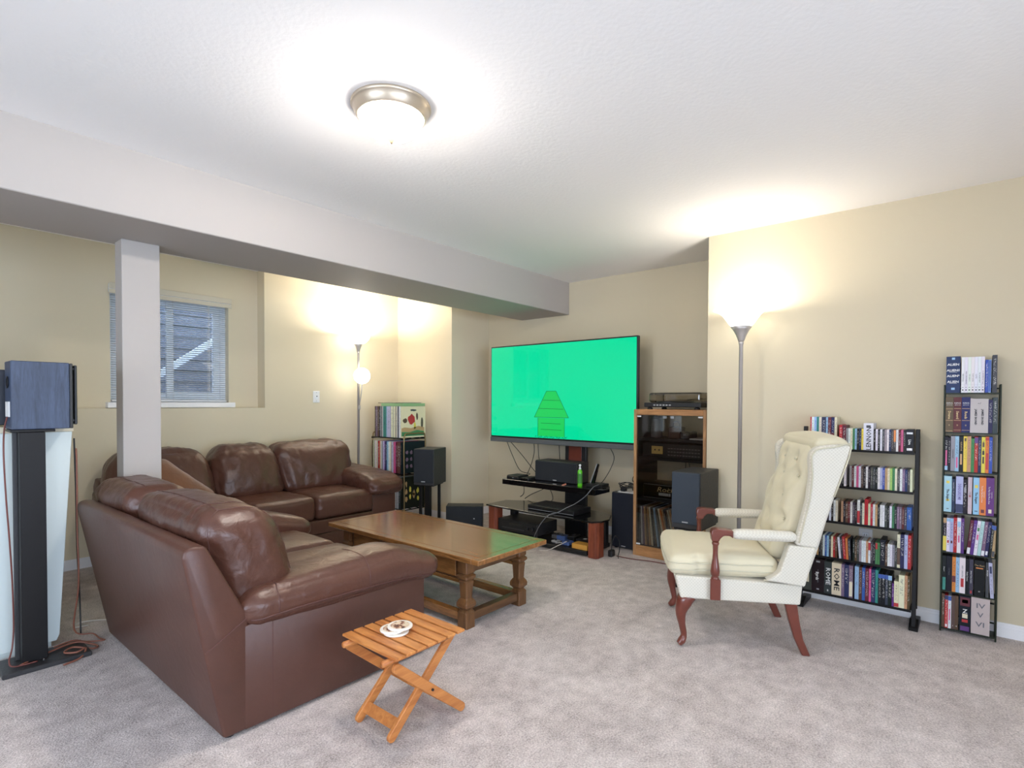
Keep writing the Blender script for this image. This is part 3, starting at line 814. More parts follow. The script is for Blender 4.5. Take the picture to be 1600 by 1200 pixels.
# cords behind and below the television
hang = [
    ([(4.25, 3.62, .845), (4.27, 3.56, .70), (4.28, 3.47, .56), (4.26, 3.33, .54), (4.14, 3.30, .53)], 'thin black cord hanging from the TV, farthest towards the window'),
    ([(4.25, 3.57, .845), (4.28, 3.45, .72), (4.29, 3.33, .60), (4.27, 3.24, .535), (4.15, 3.20, .535)], 'thin black cord hanging from the TV, second towards the window'),
    ([(4.26, 3.28, .845), (4.29, 3.30, .75), (4.29, 3.34, .62), (4.29, 3.42, .46), (4.28, 3.42, .34), (4.2, 3.40, .312)], 'black cord falling behind the raised shelf to the glass top'),
    ([(4.26, 3.23, .845), (4.29, 3.24, .7), (4.29, 3.2, .54), (4.29, 3.10, .40), (4.22, 3.02, .33), (4.07, 2.96, .325)], 'black cord running down to the back of the disc player'),
    ([(4.262, 2.98, .845), (4.29, 2.99, .7), (4.29, 2.98, .55), (4.29, 3.15, .42), (4.25, 3.30, .34), (4.17, 3.32, .306)], 'black cord curving beside the stand post'),
    ([(4.25, 2.42, .845), (4.28, 2.40, .76), (4.27, 2.43, .66), (4.20, 2.46, .56), (4.152, 2.47, .538)], 'black cord from the TV to the modem'),
    ([(4.02, 2.40, .55), (3.90, 2.38, .545), (3.86, 2.43, .47), (3.85, 2.52, .40), (3.80, 2.58, .362), (3.74, 2.63, .325), (3.685, 2.68, .305), (3.680, 2.76, .22), (3.70, 2.84, .10), (3.735, 2.87, .055)], 'grey cord drooping from the modem across the stand front'),
]
for pts, lab in hang:
    cable('cord', pts, .0035, M_['grey'] if lab.startswith('grey') else M_['black'], None, lab, 'cord')

# ------------------------------------------------------------------ subwoofer with papers and adapters
sw = speaker('subwoofer', 'tall dark blue black subwoofer between the stand and the oak cabinet', (4.162, 2.233, .012), 0, .236, .33, .468, M_['navygrille'], M_['blackwood'])
bm = bmesh.new()
for xx in (.03, .30):
    for yy in (-.09, .09): lathe(bm, [(.015, -.012), (.017, 0)], 12, (xx, yy, 0))
part('foot', bm, M_['black'], sw, local=True)
for i, (rz, z) in enumerate(((.12, .4805), (-.08, .4830))):
    bm = bx(-.10, .10, -.075, .075, 0, .0018)
    o = part('paper_sheet', bm, M_['paper']); o.location = (4.27 + .02 * i, 2.235, z); o.rotation_euler = (0, 0, rz)
    tag(o, ('loose white paper on the subwoofer, under another sheet', 'loose white paper on the subwoofer, uppermost under the adapters')[i], 'paper')
for xx, yy, lb in ((4.22, 2.27, 'black plug adapter on the papers, nearest the stand'), (4.30, 2.20, 'black plug adapter on the papers, deeper on the subwoofer')):
    g = gadget('plug_adapter', lb, 'adapter', xx - .025, xx + .025, yy - .022, yy + .022, .4855, .525, None, .006)
    for dy in (-.007, .007): part('prong', bx(xx - .045, xx - .025, yy + dy - .001, yy + dy + .001, .50, .506), M_['chrome'], g)
pts = []
for i in range(26):
    a = i * .9
    pts.append((4.245 + .055 * cos(a) * (1 - .01 * i), 2.232 + .075 * sin(a * .83), .535 + .02 * sin(i * 1.3)))
pts = [(4.195, 2.27, .51)] + pts + [(4.33, 2.20, .53)]
cable('cord', pts, .0035, M_['black'], None, 'tangled black cord coiled on top of the subwoofer', 'cord', n=4)
cable('cord', [(4.13, 2.14, .62), (4.2, 2.15, .56), (4.24, 2.17, .54)][::-1] + [(4.30, 2.135, .72), (4.40, 2.13, .85)], .003, M_['black'], None, 'black cord rising from the subwoofer behind the oak cabinet', 'cord')
g = gadget('power_strip', 'black plug block with looped wire on the carpet beside the stand leg', 'adapter', 3.87, 3.93, 2.185, 2.225, .0, .055, None, .008)
bm = bmesh.new(); sweep(bm, smoothpath([(3.90, 2.205, .055), (3.92, 2.21, .11), (3.95, 2.20, .16), (3.98, 2.18, .12), (3.97, 2.17, .05), (3.93, 2.16, .006), (3.88, 2.13, .005)], 6), .004, 6); part('lead', bm, M_['black'], g, smooth=True)
cable('cord', [(3.93, 2.175, .004), (3.93, 2.05, .004), (3.97, 1.9, .004), (3.98, 1.75, .004), (3.97, 1.6, .004), (3.985, 1.5, .004)], .004, M_['redwire'], None, 'dark red cord lying on the carpet along the oak cabinet front', 'cord')

# low speaker lying in front of the boxed corner
sp = speaker('floor_speaker', 'wide low black speaker standing on the carpet beyond the coffee table', (3.735, 3.72, 0), radians(40), .355, .16, .243, M_['grille'], M_['blackwood'], badge=False)
part('driver_badge', bx(-.0135, -.0122, -.10, -.09, .12, .13), M_['silver'], sp, local=True)

# ------------------------------------------------------------------ oak hi-fi cabinet
CX0, CX1, CY0, CY1, CZ = 4.068, 4.46, 1.506, 2.102, 1.195
t = thing('stereo_cabinet', 'tall oak hi-fi cabinet with smoked glass doors beside the TV', 'cabinet', ((CX0 + CX1) / 2, (CY0 + CY1) / 2, 0))
for yy0, yy1, inner in ((CY0, CY0 + .024, 1), (CY1 - .024, CY1, -1)):
    s_ = part('side_panel', bx(CX0, CX1, yy0, yy1, 0, CZ, .002, 1), M_['cab'], t)
    yi = yy1 if inner > 0 else yy0
    part('lining', bx(CX0 + .03, CX1, min(yi, yi + inner * .002), max(yi, yi + inner * .002), .10, CZ - .04), M_['black'], s_)
part('top_panel', bx(CX0, CX1, CY0 + .0245, CY1 - .0245, CZ - .045, CZ, .002, 1), M_['caby'], t)
part('plinth', bx(CX0, CX0 + .03, CY0 + .0245, CY1 - .0245, 0, .085, .002, 1), M_['caby'], t)
part('bottom_panel', bx(CX0 + .0305, CX1, CY0 + .0268, CY1 - .0268, .06, .085), M_['black'], t)
SH = (.962, .808, .475)
for z in SH: part('shelf', bx(CX0 + .035, CX1 - .01, CY0 + .0268, CY1 - .0268, z - .022, z), M_['black'], t)
ym = (CY0 + CY1) / 2
for y0, y1, hy in ((CY0 + .026, ym - .001, ym - .03), (ym + .001, CY1 - .026, ym + .03)):
    dr = part('door', bx(CX0 + .008, CX0 + .013, y0, y1, .088, CZ - .048), M_['smoke'], t)
    part('catch', bx(CX0 + .002, CX0 + .0075, hy - .014, hy + .014, CZ - .070, CZ - .052), M_['chrome'], dr)
    ye = CY0 + .045 if hy < ym else CY1 - .045
    for z in (.092, CZ - .062): part('hinge', bx(CX0 + .003, CX0 + .0075, ye - .017, ye + .017, z, z + .011), M_['paper'], dr)
# in the cabinet
g = gadget('camera_case', 'brown leather case with a ring handle on the cabinet top shelf', 'case', 4.18, 4.30, 1.76, 1.86, .963, 1.055, M_['copperbox'], .008)
bm = bmesh.new(); sweep(bm, smoothpath([(4.24, 1.78, 1.05), (4.24, 1.785, 1.085), (4.24, 1.81, 1.098), (4.24, 1.835, 1.085), (4.24, 1.84, 1.05)], 5), .005, 8); part('handle', bm, M_['copperbox'], g, smooth=True)
g = gadget('black_case', 'low black case beside the brown leather case', 'case', 4.16, 4.32, 1.67, 1.745, .963, 1.02, None, .008)
part('latch', bx(4.154, 4.1595, 1.70, 1.72, .99, 1.005), M_['grey'], g)
bm = bmesh.new(); lathe(bm, [(.045, 0), (.047, .004), (.047, .15), (.043, .155)], 28, (4.26, 1.99, .963)); o = part('canister', bm, M_['grey'], smooth=True); tag(o, 'grey metal canister at the TV end of the cabinet shelf', 'canister')
bm = bmesh.new(); lathe(bm, [(.048, .1555), (.048, .170), (.04, .174)], 28, (4.26, 1.99, .963)); part('lid', bm, M_['black'], o, smooth=True)
o = part('paper_sheet', bx(4.12, 4.30, 1.55, 1.655, .963, .972, .001, 1), M_['paper']); tag(o, 'white papers lying on the cabinet top shelf behind the glass', 'paper')
g = gadget('cassette_deck', 'black cassette deck with a gold tape window in the cabinet', 'deck', 4.115, 4.40, 1.545, 2.045, .8085, .925)
part('tape_window', bx(4.1125, 4.1148, 1.87, 1.965, .838, .90), mat('gold_tape', lin(206, 176, 104), 0.5), g)
for yy in (1.90, 1.935):
    bm = bmesh.new(); lathe(bm, [(.007, 0), (.007, .001)], 12, (0, 0, 0))
    for v in bm.verts: v.co = Vector((4.1122 - v.co.z, yy + v.co.x, .870 + v.co.y))
    part('spool', bm, M_['black'], g)
bm = bmesh.new()
for r_ in range(3):
    for i in range(11): box(bm, 4.1130, 4.1148, 1.57 + i * .024, 1.587 + i * .024, .83 + r_ * .026, .838 + r_ * .026)
part('buttons', bm, M_['grey'], g)
g = gadget('mini_amplifier', 'black mini amplifier with a pale badge on the cabinet shelf above the records', 'amplifier', 4.115, 4.38, 1.62, 2.035, .4755, .592)
part('faceplate', bx(4.112, 4.1148, 1.625, 2.03, .480, .588), M_['gloss'], g)
text('lettering', 'Rock', .055, (4.1118, 1.845, .552), face_mx(), M_['ink_g'], g, sx=1.3, shear=.25)
part('badge', bx(4.1105, 4.1119, 1.80, 1.90, .505, .527), M_['silver'], g)
for z in (.4815, .5865): part('trim_line', bx(4.1108, 4.1119, 1.626, 2.029, z, z + .002), M_['silver'], g)
cable('cord', [(4.42, 1.80, .783), (4.43, 1.815, .66), (4.42, 1.83, .48)], .003, M_['black'], None, 'black cord inside the cabinet, nearer the TV', 'cord')
cable('cord', [(4.42, 1.785, .783), (4.43, 1.765, .66), (4.42, 1.75, .48)], .003, M_['black'], None, 'black cord inside the cabinet, farther from the TV', 'cord')

# turntable on the cabinet
tt = thing('turntable', 'black turntable under a tinted dust cover on top of the oak cabinet', 'turntable', (4.26, 1.78, CZ))
part('plinth', bx(4.10, 4.43, 1.56, 2.03, CZ + .018, CZ + .055, .006), M_['black'], tt)
bm = bmesh.new(); lathe(bm, [(.145, .0552), (.147, .064), (.140, .068), (.005, .068)], 40, (4.27, 1.84, CZ)); part('platter', bm, M_['grey'], tt, smooth=True)
bm = bmesh.new(); sweep(bm, smoothpath([(4.38, 1.63, CZ + .085), (4.28, 1.64, CZ + .085), (4.19, 1.70, CZ + .078)], 5), .005, 8); part('tonearm', bm, M_['chrome'], tt, smooth=True)
for xx in (4.13, 4.40):
    for yy in (1.60, 1.99):
        bm = bmesh.new(); lathe(bm, [(.022, .0005), (.022, .012), (.012, .018)], 18, (xx, yy, CZ)); part('foot', bm, M_['black'], tt, smooth=True)
for i in range(6): part('button', bx(4.096, 4.0998, 1.80 + i * .026, 1.815 + i * .026, CZ + .030, CZ + .040), M_['silver'], tt)
bm = bmesh.new(); box(bm, 4.115, 4.428, 1.565, 2.0, CZ + .056, CZ + .135, .022, 4)
part('dust_cover', bm, M_['dust'], tt, smooth=False)

# ------------------------------------------------------------------ bookshelf speakers on stands
t = speaker('bookshelf_speaker', 'dark bookshelf speaker on a stand between the cabinet and the armchair', (3.515, 1.432, .410), 0, .196, .335, .378, mat('blue_grey_cloth', lin(52, 60, 70), 0.9, bump=.3, bscale=700), M_['blackwood'], plinth=.03)
st = thing('speaker_stand', 'black post speaker stand half hidden behind the armchair', 'stand', (3.68, 1.432, 0))
part('top_plate', bx(3.53, 3.84, 1.345, 1.52, .397, .4095), M_['metalblack'], st)
part('post', bx(3.64, 3.73, 1.40, 1.465, .0205, .3965, .004, 1), M_['metalblack'], st)
part('base_plate', bx(3.53, 3.84, 1.345, 1.52, 0, .02, .003, 1), M_['metalblack'], st)
an = math.atan2(.4, .916)
ang = radians(23.5)
fc = Vector((3.400, 3.925))
speaker('bookshelf_speaker', 'black bookshelf speaker on a stand before the record rack', (fc.x, fc.y, .462), ang, .205, .29, .342, M_['grille'], M_['blackwood'], plinth=.02)
st = thing('speaker_stand', 'black three post speaker stand in front of the record rack', 'stand', (fc.x, fc.y, 0), ang)
part('top_plate', bx(.03, .26, -.085, .085, .450, .4615), M_['metalblack'], st, local=True)
part('base_plate', bx(.01, .28, -.10, .10, 0, .02, .003, 1), M_['metalblack'], st, local=True)
for xx, yy, w in ((.06, .06, .025), (.10, 0, .05), (.22, -.06, .025)): part('post', bx(xx - w / 2, xx + w / 2, yy - w / 2, yy + w / 2, .0205, .4495, .003, 1), M_['metalblack'], st, local=True)

# speaker on a tall stand in front of the column
t = thing('bookshelf_speaker', 'blue black wood grain speaker on the tall stand near the column', 'speaker', (.56, 3.43, 1.112))
part('cabinet', bx(.443, .655, 3.342, 3.50, 1.112, 1.428, .003, 1), M_['blueash'], t)
part('front_baffle', bx(.6555, .668, 3.342, 3.50, 1.112, 1.426, .003, 1), M_['blackwood'], t)
part('grille', bx(.6745, .685, 3.346, 3.496, 1.130, 1.418, .003, 1), M_['black'], t)
for yy in (3.36, 3.48):
    for zz in (1.15, 1.40): part('grille_peg', bx(.6682, .6743, yy - .004, yy + .004, zz - .004, zz + .004), M_['black'], t)
part('terminal_plate', bx(.4385, .4428, 3.37, 3.46, 1.17, 1.24), M_['paper'], t)
bm = bmesh.new(); lathe(bm, [(.026, 0), (.030, .004), (.022, .004), (.018, -.0)], 20, (0, 0, 0))
for v in bm.verts: v.co = Vector((.4428 - v.co.z, 3.42 + v.co.x, 1.33 + v.co.y))
part('bass_port', bm, M_['black'], t, smooth=True)
t = thing('speaker_stand', 'tall black column speaker stand on a flat base plate by the loveseat', 'stand', (.55, 3.37, 0))
part('base_plate', bx(.392, .716, 3.272, 3.475, 0, .022, .003, 1), M_['blackwood'], t)
part('column', bx(.470, .563, 3.345, 3.41, .0225, 1.098, .002, 1), M_['metalblack'], t)
part('rear_board', bx(.455, .570, 3.4105, 3.428, .0225, 1.098, .002, 1), M_['blackwood'], t)
part('top_plate', bx(.440, .60, 3.345, 3.48, 1.0985, 1.1115, .002, 1), M_['metalblack'], t)
bm = bmesh.new(); lathe(bm, [(.004, .0222), (.004, .026), (.002, .028)], 10, (.545, 3.335, 0)); part('screw', bm, M_['chrome'], t)

# white cabinet with a monitor behind the stand
t = thing('white_cabinet', 'white panelled cabinet with cream top behind the tall speaker stand', 'cabinet', (.25, 3.7, 0))
bm = bmesh.new(); prism(bm, [(-.30, .03), (.628, .03), (.640, .06), (.700, 1.088), (-.30, 1.088)], 'y', 3.53, 3.95, .002, 1); part('body', bm, M_['panel'], t)
part('top', bx(-.31, .705, 3.525, 3.955, 1.0885, 1.118, .003, 1), M_['paneledge'], t)
part('plinth', bx(-.28, .61, 3.55, 3.93, 0, .0295), M_['panel'], t)
t = thing('monitor', 'dark flat monitor standing on the white cabinet top', 'monitor', (.2, 3.62, 1.118))
part('screen', bx(-.10, .488, 3.60, 3.635, 1.125, 1.395, .004, 1), mat('dark_screen', lin(44, 48, 58), .3), t)
part('foot', bx(.05, .33, 3.57, 3.72, 1.1185, 1.1245, .002, 1), M_['black'], t)
part('back_cover', bx(0, .38, 3.6355, 3.66, 1.16, 1.36, .006, 1), M_['black'], t)

# speaker wires by the stand
cable('speaker_wire', [(.437, 3.40, 1.17), (.425, 3.39, 1.11), (.418, 3.36, 1.0), (.424, 3.36, .8), (.435, 3.37, .6), (.445, 3.39, .4), (.449, 3.40, .2), (.440, 3.38, .10), (.425, 3.35, .05), (.44, 3.33, .028), (.52, 3.32, .028)], .0035, M_['redwire'], None, 'red speaker wire running down behind the tall stand column', 'wire')
cable('speaker_wire', [(.46, 3.33, .027), (.58, 3.40, .028), (.68, 3.42, .034), (.74, 3.40, .012), (.76, 3.36, .006), (.73, 3.33, .012), (.66, 3.36, .034), (.62, 3.33, .03), (.66, 3.29, .03), (.70, 3.31, .032), (.67, 3.265, .008), (.60, 3.24, .005)], .0045, M_['copper'], None, 'copper speaker wire coiled across the stand base plate', 'wire')
cable('speaker_wire', [(.60, 3.44, .03), (.68, 3.455, .033), (.73, 3.44, .015), (.80, 3.42, .006), (.79, 3.47, .006), (.775, 3.52, .02)] + [(.70, 3.535, .06), (.715, 3.51, .3), (.712, 3.51, .6), (.714, 3.515, .9), (.715, 3.53, 1.0)], .004, M_['copper'], None, 'copper wire rising between the white cabinet and the loveseat', 'wire')
cable('speaker_wire', [(.74, 3.60, .005), (.745, 3.64, .2), (.728, 3.60, .5), (.722, 3.58, .8), (.715, 3.57, 1.05)], .004, M_['black'], None, 'black wire hanging behind the loveseat back', 'wire')
cable('cord', [(.80, 3.72, .004), (.74, 3.74, .004), (.78, 3.80, .004), (.86, 3.76, .004), (.90, 3.70, .004)], .0035, M_['whitewire'], None, 'white cord end on the carpet behind the loveseat', 'cord')
# ------------------------------------------------------------------ loveseat (its back towards the white cabinet)
L = M_['leather']
ls = thing('loveseat', 'brown leather loveseat seen from behind, nearest the folding stool', 'sofa', (1.3, 2.78, 0))
bm = bmesh.new(); prism(bm, [(.838, .012), (.705, .700), (.712, .728), (.735, .738), (.782, .732), (.930, .440), (.930, .012)], 'y', 2.062, 3.488, .012, 3)
part('back_frame', bm, M_['leatherflat'], ls, smooth=True)
part('base', bx(.9305, 1.72, 2.285, 3.27, .03, .275, .012, 3), L, ls)
for y0, y1 in ((2.062, 2.282), (3.272, 3.488)):
    bm = bmesh.new(); y0 -= .0012 if y0 < 3 else 0; y1 += .0012 if y0 > 3 else 0; prism(bm, [(.914, .014), (.914, .405), (1.10, .43), (1.62, .42), (1.79, .385), (1.79, .012)], 'y', y0, y1, .004, 2); part('arm_panel', bm, M_['leatherflat'], ls, smooth=True)
    mid = (y0 + y1) / 2
    def armwarp(p, far=(y0 > 3)):
        # the pad droops over the front and thins towards the back
        t_ = (p.x + .47) / .94
        p = Vector(p)
        k_ = ss(p.z / .165 + .5)
        p.z += -.055 * ss((t_ - .72) / .28) * (.35 + .65 * k_) - .03 * (1 - t_) * k_
        p.y *= .93 + .10 * t_
        return p
    pb = softbox((1.392, mid, .468), (.965, .300, .165), .068, 34, (.01, .008, .018), .0035, 7, seed=int(y0 * 10), warp=armwarp, stretch=(1.6, 1, 1))
    tr_ = BVHTree.FromBMesh(pb)
    part('arm_pad', pb, L, ls, smooth=True)
    oy = (y0 - .05) if y0 < 3 else (y1 + .05)
    surf_seam('piping', tr_, [(.915, oy + .02, .415), (1.1, oy, .425), (1.4, oy, .425), (1.65, oy, .405), (1.80, oy, .375), (1.90, mid, .37)], M_['piping'], ls, .0035, .001)
    for xx in (1.03, 1.44):
        surf_seam('seam', tr_, [(xx, oy, .43), (xx, oy, .52), (xx + .01, mid - .08 * (1 if y0 < 3 else -1), .60), (xx + .01, mid + .1 * (1 if y0 < 3 else -1), .60)], M_['piping'], ls, .0022, .0004)
for i, (y0, y1) in enumerate(((2.292, 2.772), (2.778, 3.262))):
    part('seat_cushion', softbox((1.40, (y0 + y1) / 2, .362), (.74, y1 - y0, .165), .05, 22, (.015, .004, .022), .007, 6, seed=i + 3), L, ls, smooth=True)
def backwarp(p):
    p = Vector(p)
    p.x += -(p.z) * .30
    return p
for i, (y0, y1) in enumerate(((2.125, 2.935), (2.945, 3.585))):
    yc = (y0 + y1) / 2
    def bw(p, h=(y1 - y0) / 2):
        p = backwarp(p)
        p.z -= .02 * (abs(p.y) / h) ** 3 * ss(p.z / .415 + .5)
        return p
    cb_ = softbox((.985, yc, .625), (.29, y1 - y0, .415), .088, 34, (.035, .010, .012), .013, 6, seed=i + 11, warp=bw, stretch=(1, 1.8, 1))
    tr_ = BVHTree.FromBMesh(cb_)
    part('back_cushion', cb_, L, ls, smooth=True)
    for dy in ((.06, .165) if i == 0 else (.50,)):
        yy = y0 + dy if i == 0 else y0 + dy
        surf_seam('seam', tr_, [(.86, yy, .66), (.85, yy, .80), (.93, yy, .88), (1.05, yy, .80), (1.17, yy, .66), (1.20, yy, .50), (1.10, yy, .42)], M_['piping'], ls, .0022, .0006)
    surf_seam('seam', tr_, [(.875, y0 + .06, .84), (.87, (y0 + y1) / 2, .85), (.875, y1 - .06, .84)], M_['piping'], ls, .003, .0006)
for yy in (2.10, 3.45):
    for xx in (.87, 1.74):
        bm = bmesh.new(); lathe(bm, [(.018, 0), (.022, .012)], 12, (xx, yy, 0)); part('foot', bm, M_['black'], ls)
bm = bmesh.new(); sweep(bm, [(.776, 2.0625, .350), (.80, 2.0612, .362), (.86, 2.0612, .398), (.925, 2.0618, .436)], .003, 6); part('seam', bm, M_['piping'], ls)
# panel seams
for xx in (1.02, 1.42):
    part('seam', bx(xx - .0015, xx + .0015, 2.0605, 2.0625, .02, .40), M_['piping'], ls)

# ------------------------------------------------------------------ three seat sofa under the window
s3 = thing('sofa', 'three seat brown leather sofa with plump cushions under the basement window', 'sofa', (2.07, 4.55, 0))
bm = bmesh.new(); prism(bm, [(4.115, .025), (4.115, .275), (4.72, .275), (4.80, .66), (4.90, .68), (4.955, .62), (4.93, .025)], 'x', 1.10, 3.20, .012, 3)
part('back_frame', bm, M_['leatherflat'], s3, smooth=True)
part('base_rail', bx(1.337, 2.938, 4.085, 4.1145, .022, .155, .008, 2), L, s3)
part('front_rail', bx(1.337, 2.938, 4.070, 4.1145, .158, .272, .010, 2), L, s3)
for x0, x1 in ((1.075, 1.333), (2.942, 3.205)):
    bm = bmesh.new(); prism(bm, [(4.095, .012), (4.095, .425), (4.2, .45), (4.70, .47), (4.71, .28), (4.71, .012)], 'x', x0, x1, .014, 3); part('arm_panel', bm, M_['leatherflat'], s3, smooth=True)
    xc = (x0 + x1) / 2
    def aw(p):
        t_ = (p.y + .42) / .84
        p = Vector(p)
        p.z += .055 * t_ - .02
        p.x *= 1.08 - .12 * t_
        p.z -= .03 * ss((.25 - t_) / .25) * ss(p.z / .175 + .5)
        return p
    pb = softbox((xc - (.02 if x0 > 2 else -.02), 4.40, .515), (.345, .80, .165), .058, 34, (.008, .012, .016), .011, 9, seed=int(x0 * 7), warp=aw, stretch=(1, 1.6, 1))
    tr_ = BVHTree.FromBMesh(pb)
    part('arm_pad', pb, L, s3, smooth=True)
    surf_seam('piping', tr_, [(xc - .22, 4.7, .43), (xc - .24, 4.3, .42), (xc - .22, 3.98, .42), (xc - .05, 3.95, .45), (xc + .15, 3.96, .46)], M_['piping'], s3, .0035, .001)
for i in range(3):
    x0, x1 = ((1.340, 1.862), (1.867, 2.372), (2.377, 2.936))[i]
    part('seat_cushion', softbox(((x0 + x1) / 2, 4.40, .375), (x1 - x0, .70, .19), .040, 26, (.004, .015, .016), .007, 7, seed=i + 21), L, s3, smooth=True)
for i, (x0, x1) in enumerate(((1.105, 1.785), (1.795, 2.335), (2.335, 3.05))):
    xc = (x0 + x1) / 2
    def bw3(p, i=i, w=(x1 - x0) / 2):
        p = Vector(p)
        p.y += p.z * .32
        p.z += -.035 * (abs(p.x) / w) ** 4 * ss(p.z / .43 + .5)
        if i == 2: p.x += -.03 * (p.z / .2) * ss(.5 - p.x / w) + ((.02 if p.z > 0 else -.06) * (abs(p.z) / .2)) * ss(.5 + p.x / w)
        else: p.x *= 1 - .10 * p.z / .2 * (1 if p.z > 0 else .3)
        return p
    part('back_cushion', softbox((xc, 4.66, .660), (x1 - x0, .27, .43), .085, 36, (.008, .045, .012), .017, 6.5, seed=i + 31, warp=bw3, stretch=(1.6, 1, .8)), L, s3, smooth=True)
for xx in (1.15, 3.12):
    for yy in (4.14, 4.88):
        bm = bmesh.new(); lathe(bm, [(.018, 0), (.022, .024)], 12, (xx, yy, 0)); part('foot', bm, M_['black'], s3)
# throw pillow on the sofa
from mathutils import Euler
_pr = Euler((radians(-24), radians(-45), 0), 'YXZ').to_matrix()
def pw(p):
    p = Vector(p); p.y *= max(.14, (1 - (abs(p.x) / .25) ** 4) * (1 - (abs(p.z) / .25) ** 4)) ** .6
    p = _pr @ p + Vector((1.40, 4.365, .535))
    if p.z < .500:      # the soft lower corner slumps on the seat
        p.y -= (.500 - p.z) * .35; p.z = .494 + (p.z - .1) * .015
    return p
o = part('throw_pillow', softbox((0, 0, 0), (.48, .16, .48), .06, 28, (0, .02, 0), .007, 7, seed=5, warp=pw), M_['suede'], smooth=True)
tag(o, 'brown suede throw pillow tipped on its corner on the sofa by the column', 'pillow')

# ------------------------------------------------------------------ coffee table
X0, X1, Y0, Y1, ZT = 2.075, 2.680, 1.962, 3.392, .410
ct = thing('coffee_table', 'long oak coffee table with turned legs and a low stretcher frame', 'table', ((X0 + X1) / 2, (Y0 + Y1) / 2, 0))
F = .055
part('top_panel', bx(X0 + F + .002, X1 - F - .002, Y0 + F + .002, Y1 - F - .002, ZT - .026, ZT), M_['table'], ct)
for a in ((X0, X0 + F, Y0 + F, Y1 - F), (X1 - F, X1, Y0 + F, Y1 - F)): part('top_rail', bx(*a, ZT - .028, ZT + .0005, .003, 1), M_['table'], ct)
for a in ((X0, X1, Y0, Y0 + F), (X0, X1, Y1 - F, Y1)): part('top_rail', bx(*a, ZT - .028, ZT + .0005, .003, 1), M_['table'], ct)
part('inlay_line', bx(X0 + F - .0003, X1 - F + .0003, Y0 + F - .0003, Y1 - F + .0003, ZT - .02, ZT - .004), M_['tabledark'], ct)
LX = (2.148, 2.606); LY = (2.122, 3.232); w = .036
for lx in LX:
    for ly in LY:
        bm = bmesh.new()
        r2 = math.sqrt(2)
        prof = [(w, 0), (w, .085), (w * .72, .098), (w * .78, .104), (w * 1.12, .118), (w * 1.14, .136), (w * .92, .150), (w * .70, .165), (w * .80, .235), (w * .86, .255), (w * .74, .262), (w * 1.1, .276), (w * 1.1, .290), (w * .8, .300), (w * .98, .306), (w * .98, .3815)]
        lathe(bm, [(r * r2, z) for r, z in prof], 4, (lx, ly, 0), rot=pi / 4)
        bmesh.ops.bevel(bm, geom=[e for e in bm.edges if abs(e.verts[0].co.z - e.verts[1].co.z) > .001], offset=.005, segments=1, affect='EDGES')
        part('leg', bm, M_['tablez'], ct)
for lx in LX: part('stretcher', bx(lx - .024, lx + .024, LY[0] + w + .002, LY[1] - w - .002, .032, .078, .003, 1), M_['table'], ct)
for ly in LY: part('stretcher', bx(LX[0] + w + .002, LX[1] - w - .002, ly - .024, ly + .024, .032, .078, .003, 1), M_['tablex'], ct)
# aprons: two drawers with raised fronts on the long sides
for lx, s_ in ((LX[0], -1), (LX[1], 1)):
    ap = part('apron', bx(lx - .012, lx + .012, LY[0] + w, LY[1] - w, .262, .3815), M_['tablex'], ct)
    part('apron_mould', bx(lx - .018, lx + .018, LY[0] + w, LY[1] - w, .240, .2615, .003, 1), M_['table'], ct)
    n = 3
    seg_ = (LY[1] - LY[0] - 2 * w) / n
    for i in range(n):
        y0 = LY[0] + w + i * seg_ + .03; y1 = y0 + seg_ - .06
        dr = part('drawer_front', bx(min(lx + s_ * .0125, lx + s_ * .020), max(lx + s_ * .0125, lx + s_ * .020), y0, y1, .272, .372, .003, 1), M_['table'], ct)
    for i in range(1, n):
        yy = LY[0] + w + i * seg_
        part('corbel', bx(min(lx + s_ * .0125, lx + s_ * .03), max(lx + s_ * .0125, lx + s_ * .03), yy - .02, yy + .02, .262, .3812, .004, 1), M_['tablez'], ct)
for ly in LY:
    part('apron', bx(LX[0] + w, LX[1] - w, ly - .012, ly + .012, .300, .3815), M_['tablex'], ct)

# ------------------------------------------------------------------ folding stool
st = thing('folding_stool', 'slatted honey wood folding stool with crossed legs by the loveseat', 'stool', (1.385, 1.70, 0))
ZS = .338
n = 7; x0, x1 = 1.202, 1.556; pitch = (x1 - x0) / n
for i in range(n):
    a = x0 + i * pitch
    part('slat', bx(a, a + pitch - .009, 1.535, 1.868, ZS - .010, ZS, .002, 1), M_['stool'], st)
for yy in (1.580, 1.822):
    bm = bmesh.new(); sweep(bm, [(1.176, yy, .314), (1.18, yy, .314), (1.50, yy, .314)], [.010, .0125, .0125], 12); part('rail', bm, M_['stoolx'], st, smooth=True)
def plank_leg(a, b, y, wd=.036, th=.016):
    """flat bar in the xz plane with rounded ends"""
    a, b = Vector(a), Vector(b); d = (b - a).normalized(); nn = Vector((-d.y, d.x)) * wd / 2
    pts = []
    for k in range(7):
        th_ = pi / 2 + k * pi / 6
        pts.append(a + d * cos(th_) * wd / 2 + nn * sin(th_))
    for k in range(7):
        th_ = -pi / 2 + k * pi / 6
        pts.append(b + d * cos(th_) * wd / 2 + nn * sin(th_))
    bm = bmesh.new(); prism(bm, [(p.x, p.y) for p in pts], 'y', y - th / 2, y + th / 2, .002, 1)
    return bm
for yy, i in ((1.556, 0), (1.846, 1)):
    part('leg', plank_leg((1.222, .292), (1.545, .018), yy), M_['stoolx'], st)
for yy in (1.602, 1.800):
    part('leg', plank_leg((1.535, .305), (1.235, .018), yy), M_['stoolx'], st)
for yy in (1.5465, 1.8555):
    bm = bmesh.new(); sweep(bm, [(1.385, yy - .004, .153), (1.385, yy + .004, .153)], .005, 10); part('pivot_bolt', bm, M_['black'], st)
